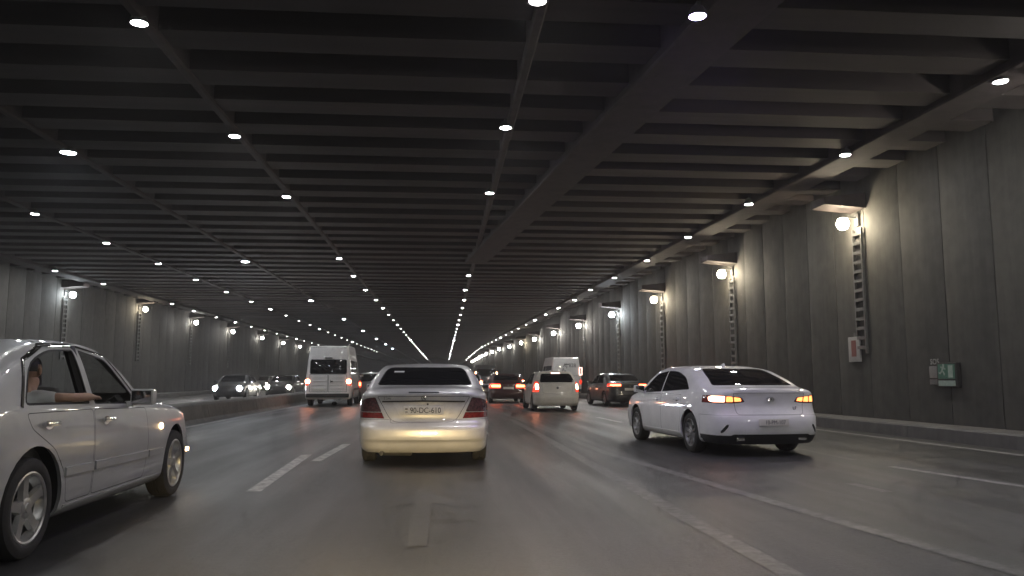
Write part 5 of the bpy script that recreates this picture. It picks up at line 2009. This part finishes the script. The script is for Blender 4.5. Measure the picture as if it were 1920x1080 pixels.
def passenger(car):
    # car coordinates: seat at x 0.42, y -0.75; the window sill at x 0.88, z 1.03
    root = empty('person', (0, 0, 0), 0)
    root.rotation_euler = car.rotation_euler
    root.location = car.location + Matrix.Rotation(car.rotation_euler.z, 3, 'Z') @ Vector((0.02, -0.26, -0.015))
    tag(root, 'passenger in a pale shirt with a bare forearm on the open sill', 'person')
    P = dict(
        pelvis=((0.42, -0.86, 0.60), (0.16, 0.12)), waist=((0.43, -0.90, 0.75), (0.14, 0.11)), chest=((0.45, -0.93, 0.93), (0.16, 0.12)), neck0=((0.46, -0.92, 1.08), (0.06, 0.055)),
        neck=((0.46, -0.90, 1.14), 0.055), head0=((0.46, -0.885, 1.20), 0.068), head1=((0.46, -0.88, 1.28), (0.078, 0.092)), head2=((0.46, -0.89, 1.345), (0.068, 0.080)), head3=((0.46, -0.895, 1.375), 0.04),
        nose0=((0.465, -0.80, 1.262), 0.02), nose1=((0.466, -0.778, 1.255), 0.012), chin=((0.46, -0.825, 1.20), 0.035),
        sh_r=((0.68, -0.74, 1.06), 0.044), up_r=((0.77, -0.715, 1.07), 0.045), el_r=((0.862, -0.665, 1.072), 0.038), fo_r=((0.888, -0.57, 1.072), 0.037), wr_r=((0.90, -0.44, 1.075), 0.033),
        palm_r=((0.89, -0.41, 1.072), (0.040, 0.022)), palm2_r=((0.89, -0.365, 1.070), (0.040, 0.019)),
        sh_l=((0.29, -0.90, 1.03), 0.062), el_l=((0.20, -0.82, 0.80), 0.046), wr_l=((0.30, -0.60, 0.72), 0.032), palm_l=((0.34, -0.53, 0.72), (0.036, 0.02)),
        hip_r=((0.52, -0.78, 0.58), 0.085), kn_r=((0.53, -0.38, 0.60), 0.065), an_r=((0.52, -0.22, 0.38), 0.045),
        hip_l=((0.32, -0.78, 0.58), 0.085), kn_l=((0.30, -0.38, 0.60), 0.065), an_l=((0.31, -0.22, 0.38), 0.045))
    LEAN = Vector((0.09, 0.21, 0.0))                      # leaning towards the open window
    arm = ('sh_r', 'up_r', 'el_r', 'fo_r', 'wr_r', 'palm_r', 'palm2_r')
    P = {k: ((v[0] if k in arm else tuple(Vector(v[0]) + LEAN)), v[1]) for k, v in P.items()}
    chains = [['pelvis', 'waist', 'chest', 'neck0', 'neck', 'head0', 'head1', 'head2', 'head3'], ['head1', 'nose0', 'nose1'], ['head0', 'chin'],
              ['neck0', 'sh_r', 'up_r', 'el_r', 'fo_r', 'wr_r', 'palm_r', 'palm2_r'], ['neck0', 'sh_l', 'el_l', 'wr_l', 'palm_l'],
              ['pelvis', 'hip_r', 'kn_r', 'an_r'], ['pelvis', 'hip_l', 'kn_l', 'an_l']]
    # fingers of the resting hand lie along the sill
    for i, (dz, ln) in enumerate(((0.026, 0.070), (0.010, 0.082), (-0.006, 0.078), (-0.020, 0.060))):
        a, b, c_ = f'f{i}a', f'f{i}b', f'f{i}c'
        x0 = 0.90 - 0.016 * i + 0.01
        P[a] = ((x0, -0.335, 1.072 - 0.002 * i), 0.010)
        P[b] = ((x0 + 0.004, -0.335 + ln * 0.55, 1.068 - 0.002 * i), 0.009)
        P[c_] = ((x0 + 0.006, -0.335 + ln, 1.052 - 0.002 * i), 0.007)
        chains.append(['palm2_r', a, b, c_])
    P['t0'] = ((0.850, -0.385, 1.078), 0.012)
    P['t1'] = ((0.832, -0.345, 1.078), 0.010)
    P['t2'] = ((0.836, -0.315, 1.072), 0.008)
    chains.append(['palm_r', 't0', 't1', 't2'])
    body = skin_chain('body', chains, P, M_SKIN, root)
    # shirt with a short sleeve
    S = dict(pelvis=((0.42, -0.86, 0.62), (0.185, 0.145)), waist=((0.43, -0.90, 0.76), (0.165, 0.135)), chest=((0.45, -0.93, 0.94), (0.185, 0.145)), neck0=((0.46, -0.92, 1.085), (0.125, 0.11)), neck=((0.46, -0.91, 1.135), 0.085),
             sh_r=((0.59, -0.93, 1.06), 0.085), up_r=((0.65, -0.925, 1.063), 0.064), up2=((0.70, -0.915, 1.068), 0.056), sh_l=((0.29, -0.90, 1.03), 0.08), up_l=((0.23, -0.86, 0.90), 0.07))
    S = {k: (tuple(Vector(v[0]) + LEAN), v[1]) for k, v in S.items()}
    skin_chain('shirt', [['pelvis', 'waist', 'chest', 'neck0', 'neck'], ['neck0', 'sh_r', 'up_r', 'up2'], ['neck0', 'sh_l', 'up_l']], S, M_SHIRT, root)
    T = dict(pelvis=((0.42, -0.86, 0.58), (0.19, 0.14)), hip_r=((0.52, -0.78, 0.58), 0.10), kn_r=((0.53, -0.38, 0.60), 0.08), an_r=((0.52, -0.22, 0.40), 0.06), hip_l=((0.32, -0.78, 0.58), 0.10), kn_l=((0.30, -0.38, 0.60), 0.08), an_l=((0.31, -0.22, 0.40), 0.06))
    T = {k: (tuple(Vector(v[0]) + LEAN), v[1]) for k, v in T.items()}
    skin_chain('trousers', [['pelvis', 'hip_r', 'kn_r', 'an_r'], ['pelvis', 'hip_l', 'kn_l', 'an_l']], T, M_TROUSER, root)
    # hair cap, ears, eyes, mouth
    bm = bmesh.new()
    bmesh.ops.create_uvsphere(bm, u_segments=20, v_segments=12, radius=1.0)
    bmesh.ops.scale(bm, vec=(0.086, 0.104, 0.098), verts=bm.verts)
    bmesh.ops.delete(bm, geom=[v for v in bm.verts if v.co.z < 0.018 and v.co.y > -0.01 or v.co.z < -0.04], context='VERTS')
    for v in bm.verts:
        v.co += v.co.normalized() * random.uniform(0, 0.004)
    mesh_obj('hair', bm, M_HAIR, root, smooth=60, loc=Vector((0.46, -0.895, 1.295)) + LEAN)
    for sg in (-1, 1):
        bm = bmesh.new()
        bmesh.ops.create_uvsphere(bm, u_segments=10, v_segments=8, radius=1.0)
        bmesh.ops.scale(bm, vec=(0.010, 0.018, 0.030), verts=bm.verts)
        mesh_obj('ear', bm, M_SKIN, root, smooth=60, loc=Vector((0.46 + sg * 0.081, -0.885, 1.27)) + LEAN)
        bm = bmesh.new()
        bmesh.ops.create_uvsphere(bm, u_segments=10, v_segments=8, radius=0.011)
        mesh_obj('eye', bm, M_EYE, root, smooth=60, loc=Vector((0.46 + sg * 0.030, -0.803, 1.288)) + LEAN)
    bm = bmesh.new()
    add_tube(bm, [(-0.022, 0, 0), (0, 0.006, -0.001), (0.022, 0, 0)], [0.003, 0.006, 0.003], 6)
    mesh_obj('mouth', bm, M_SKIN, root, smooth=60, loc=Vector((0.46, -0.797, 1.222)) + LEAN)
    return root


passenger(SIDE)

# ================================================================== air: thin haze, added to lift the blacks and give lamps a glow
if HAZE_DENSITY > 0:
    m, nt, out = nodes_of('haze_air')
    vol = nt.nodes.new('ShaderNodeVolumePrincipled')
    vol.inputs['Color'].default_value = (0.93, 0.92, 0.93, 1)
    vol.inputs['Density'].default_value = HAZE_DENSITY
    vol.inputs['Anisotropy'].default_value = 0.3
    for at_ in ('Density Attribute', 'Color Attribute', 'Temperature Attribute'):
        vol.inputs[at_].default_value = ''
    m.cycles.homogeneous_volume = True
    nt.links.new(vol.outputs[0], out.inputs['Volume'])
    bm = bmesh.new()
    add_box(bm, ((WALL_L + 11) / 2, (Y0 + Y1) / 2, 3.5), (46, Y1 - Y0 + 20, 9.0))
    hz = mesh_obj('haze', bm, m)
    tag(hz, 'thin haze added to the air of the underpass', kind='stuff')
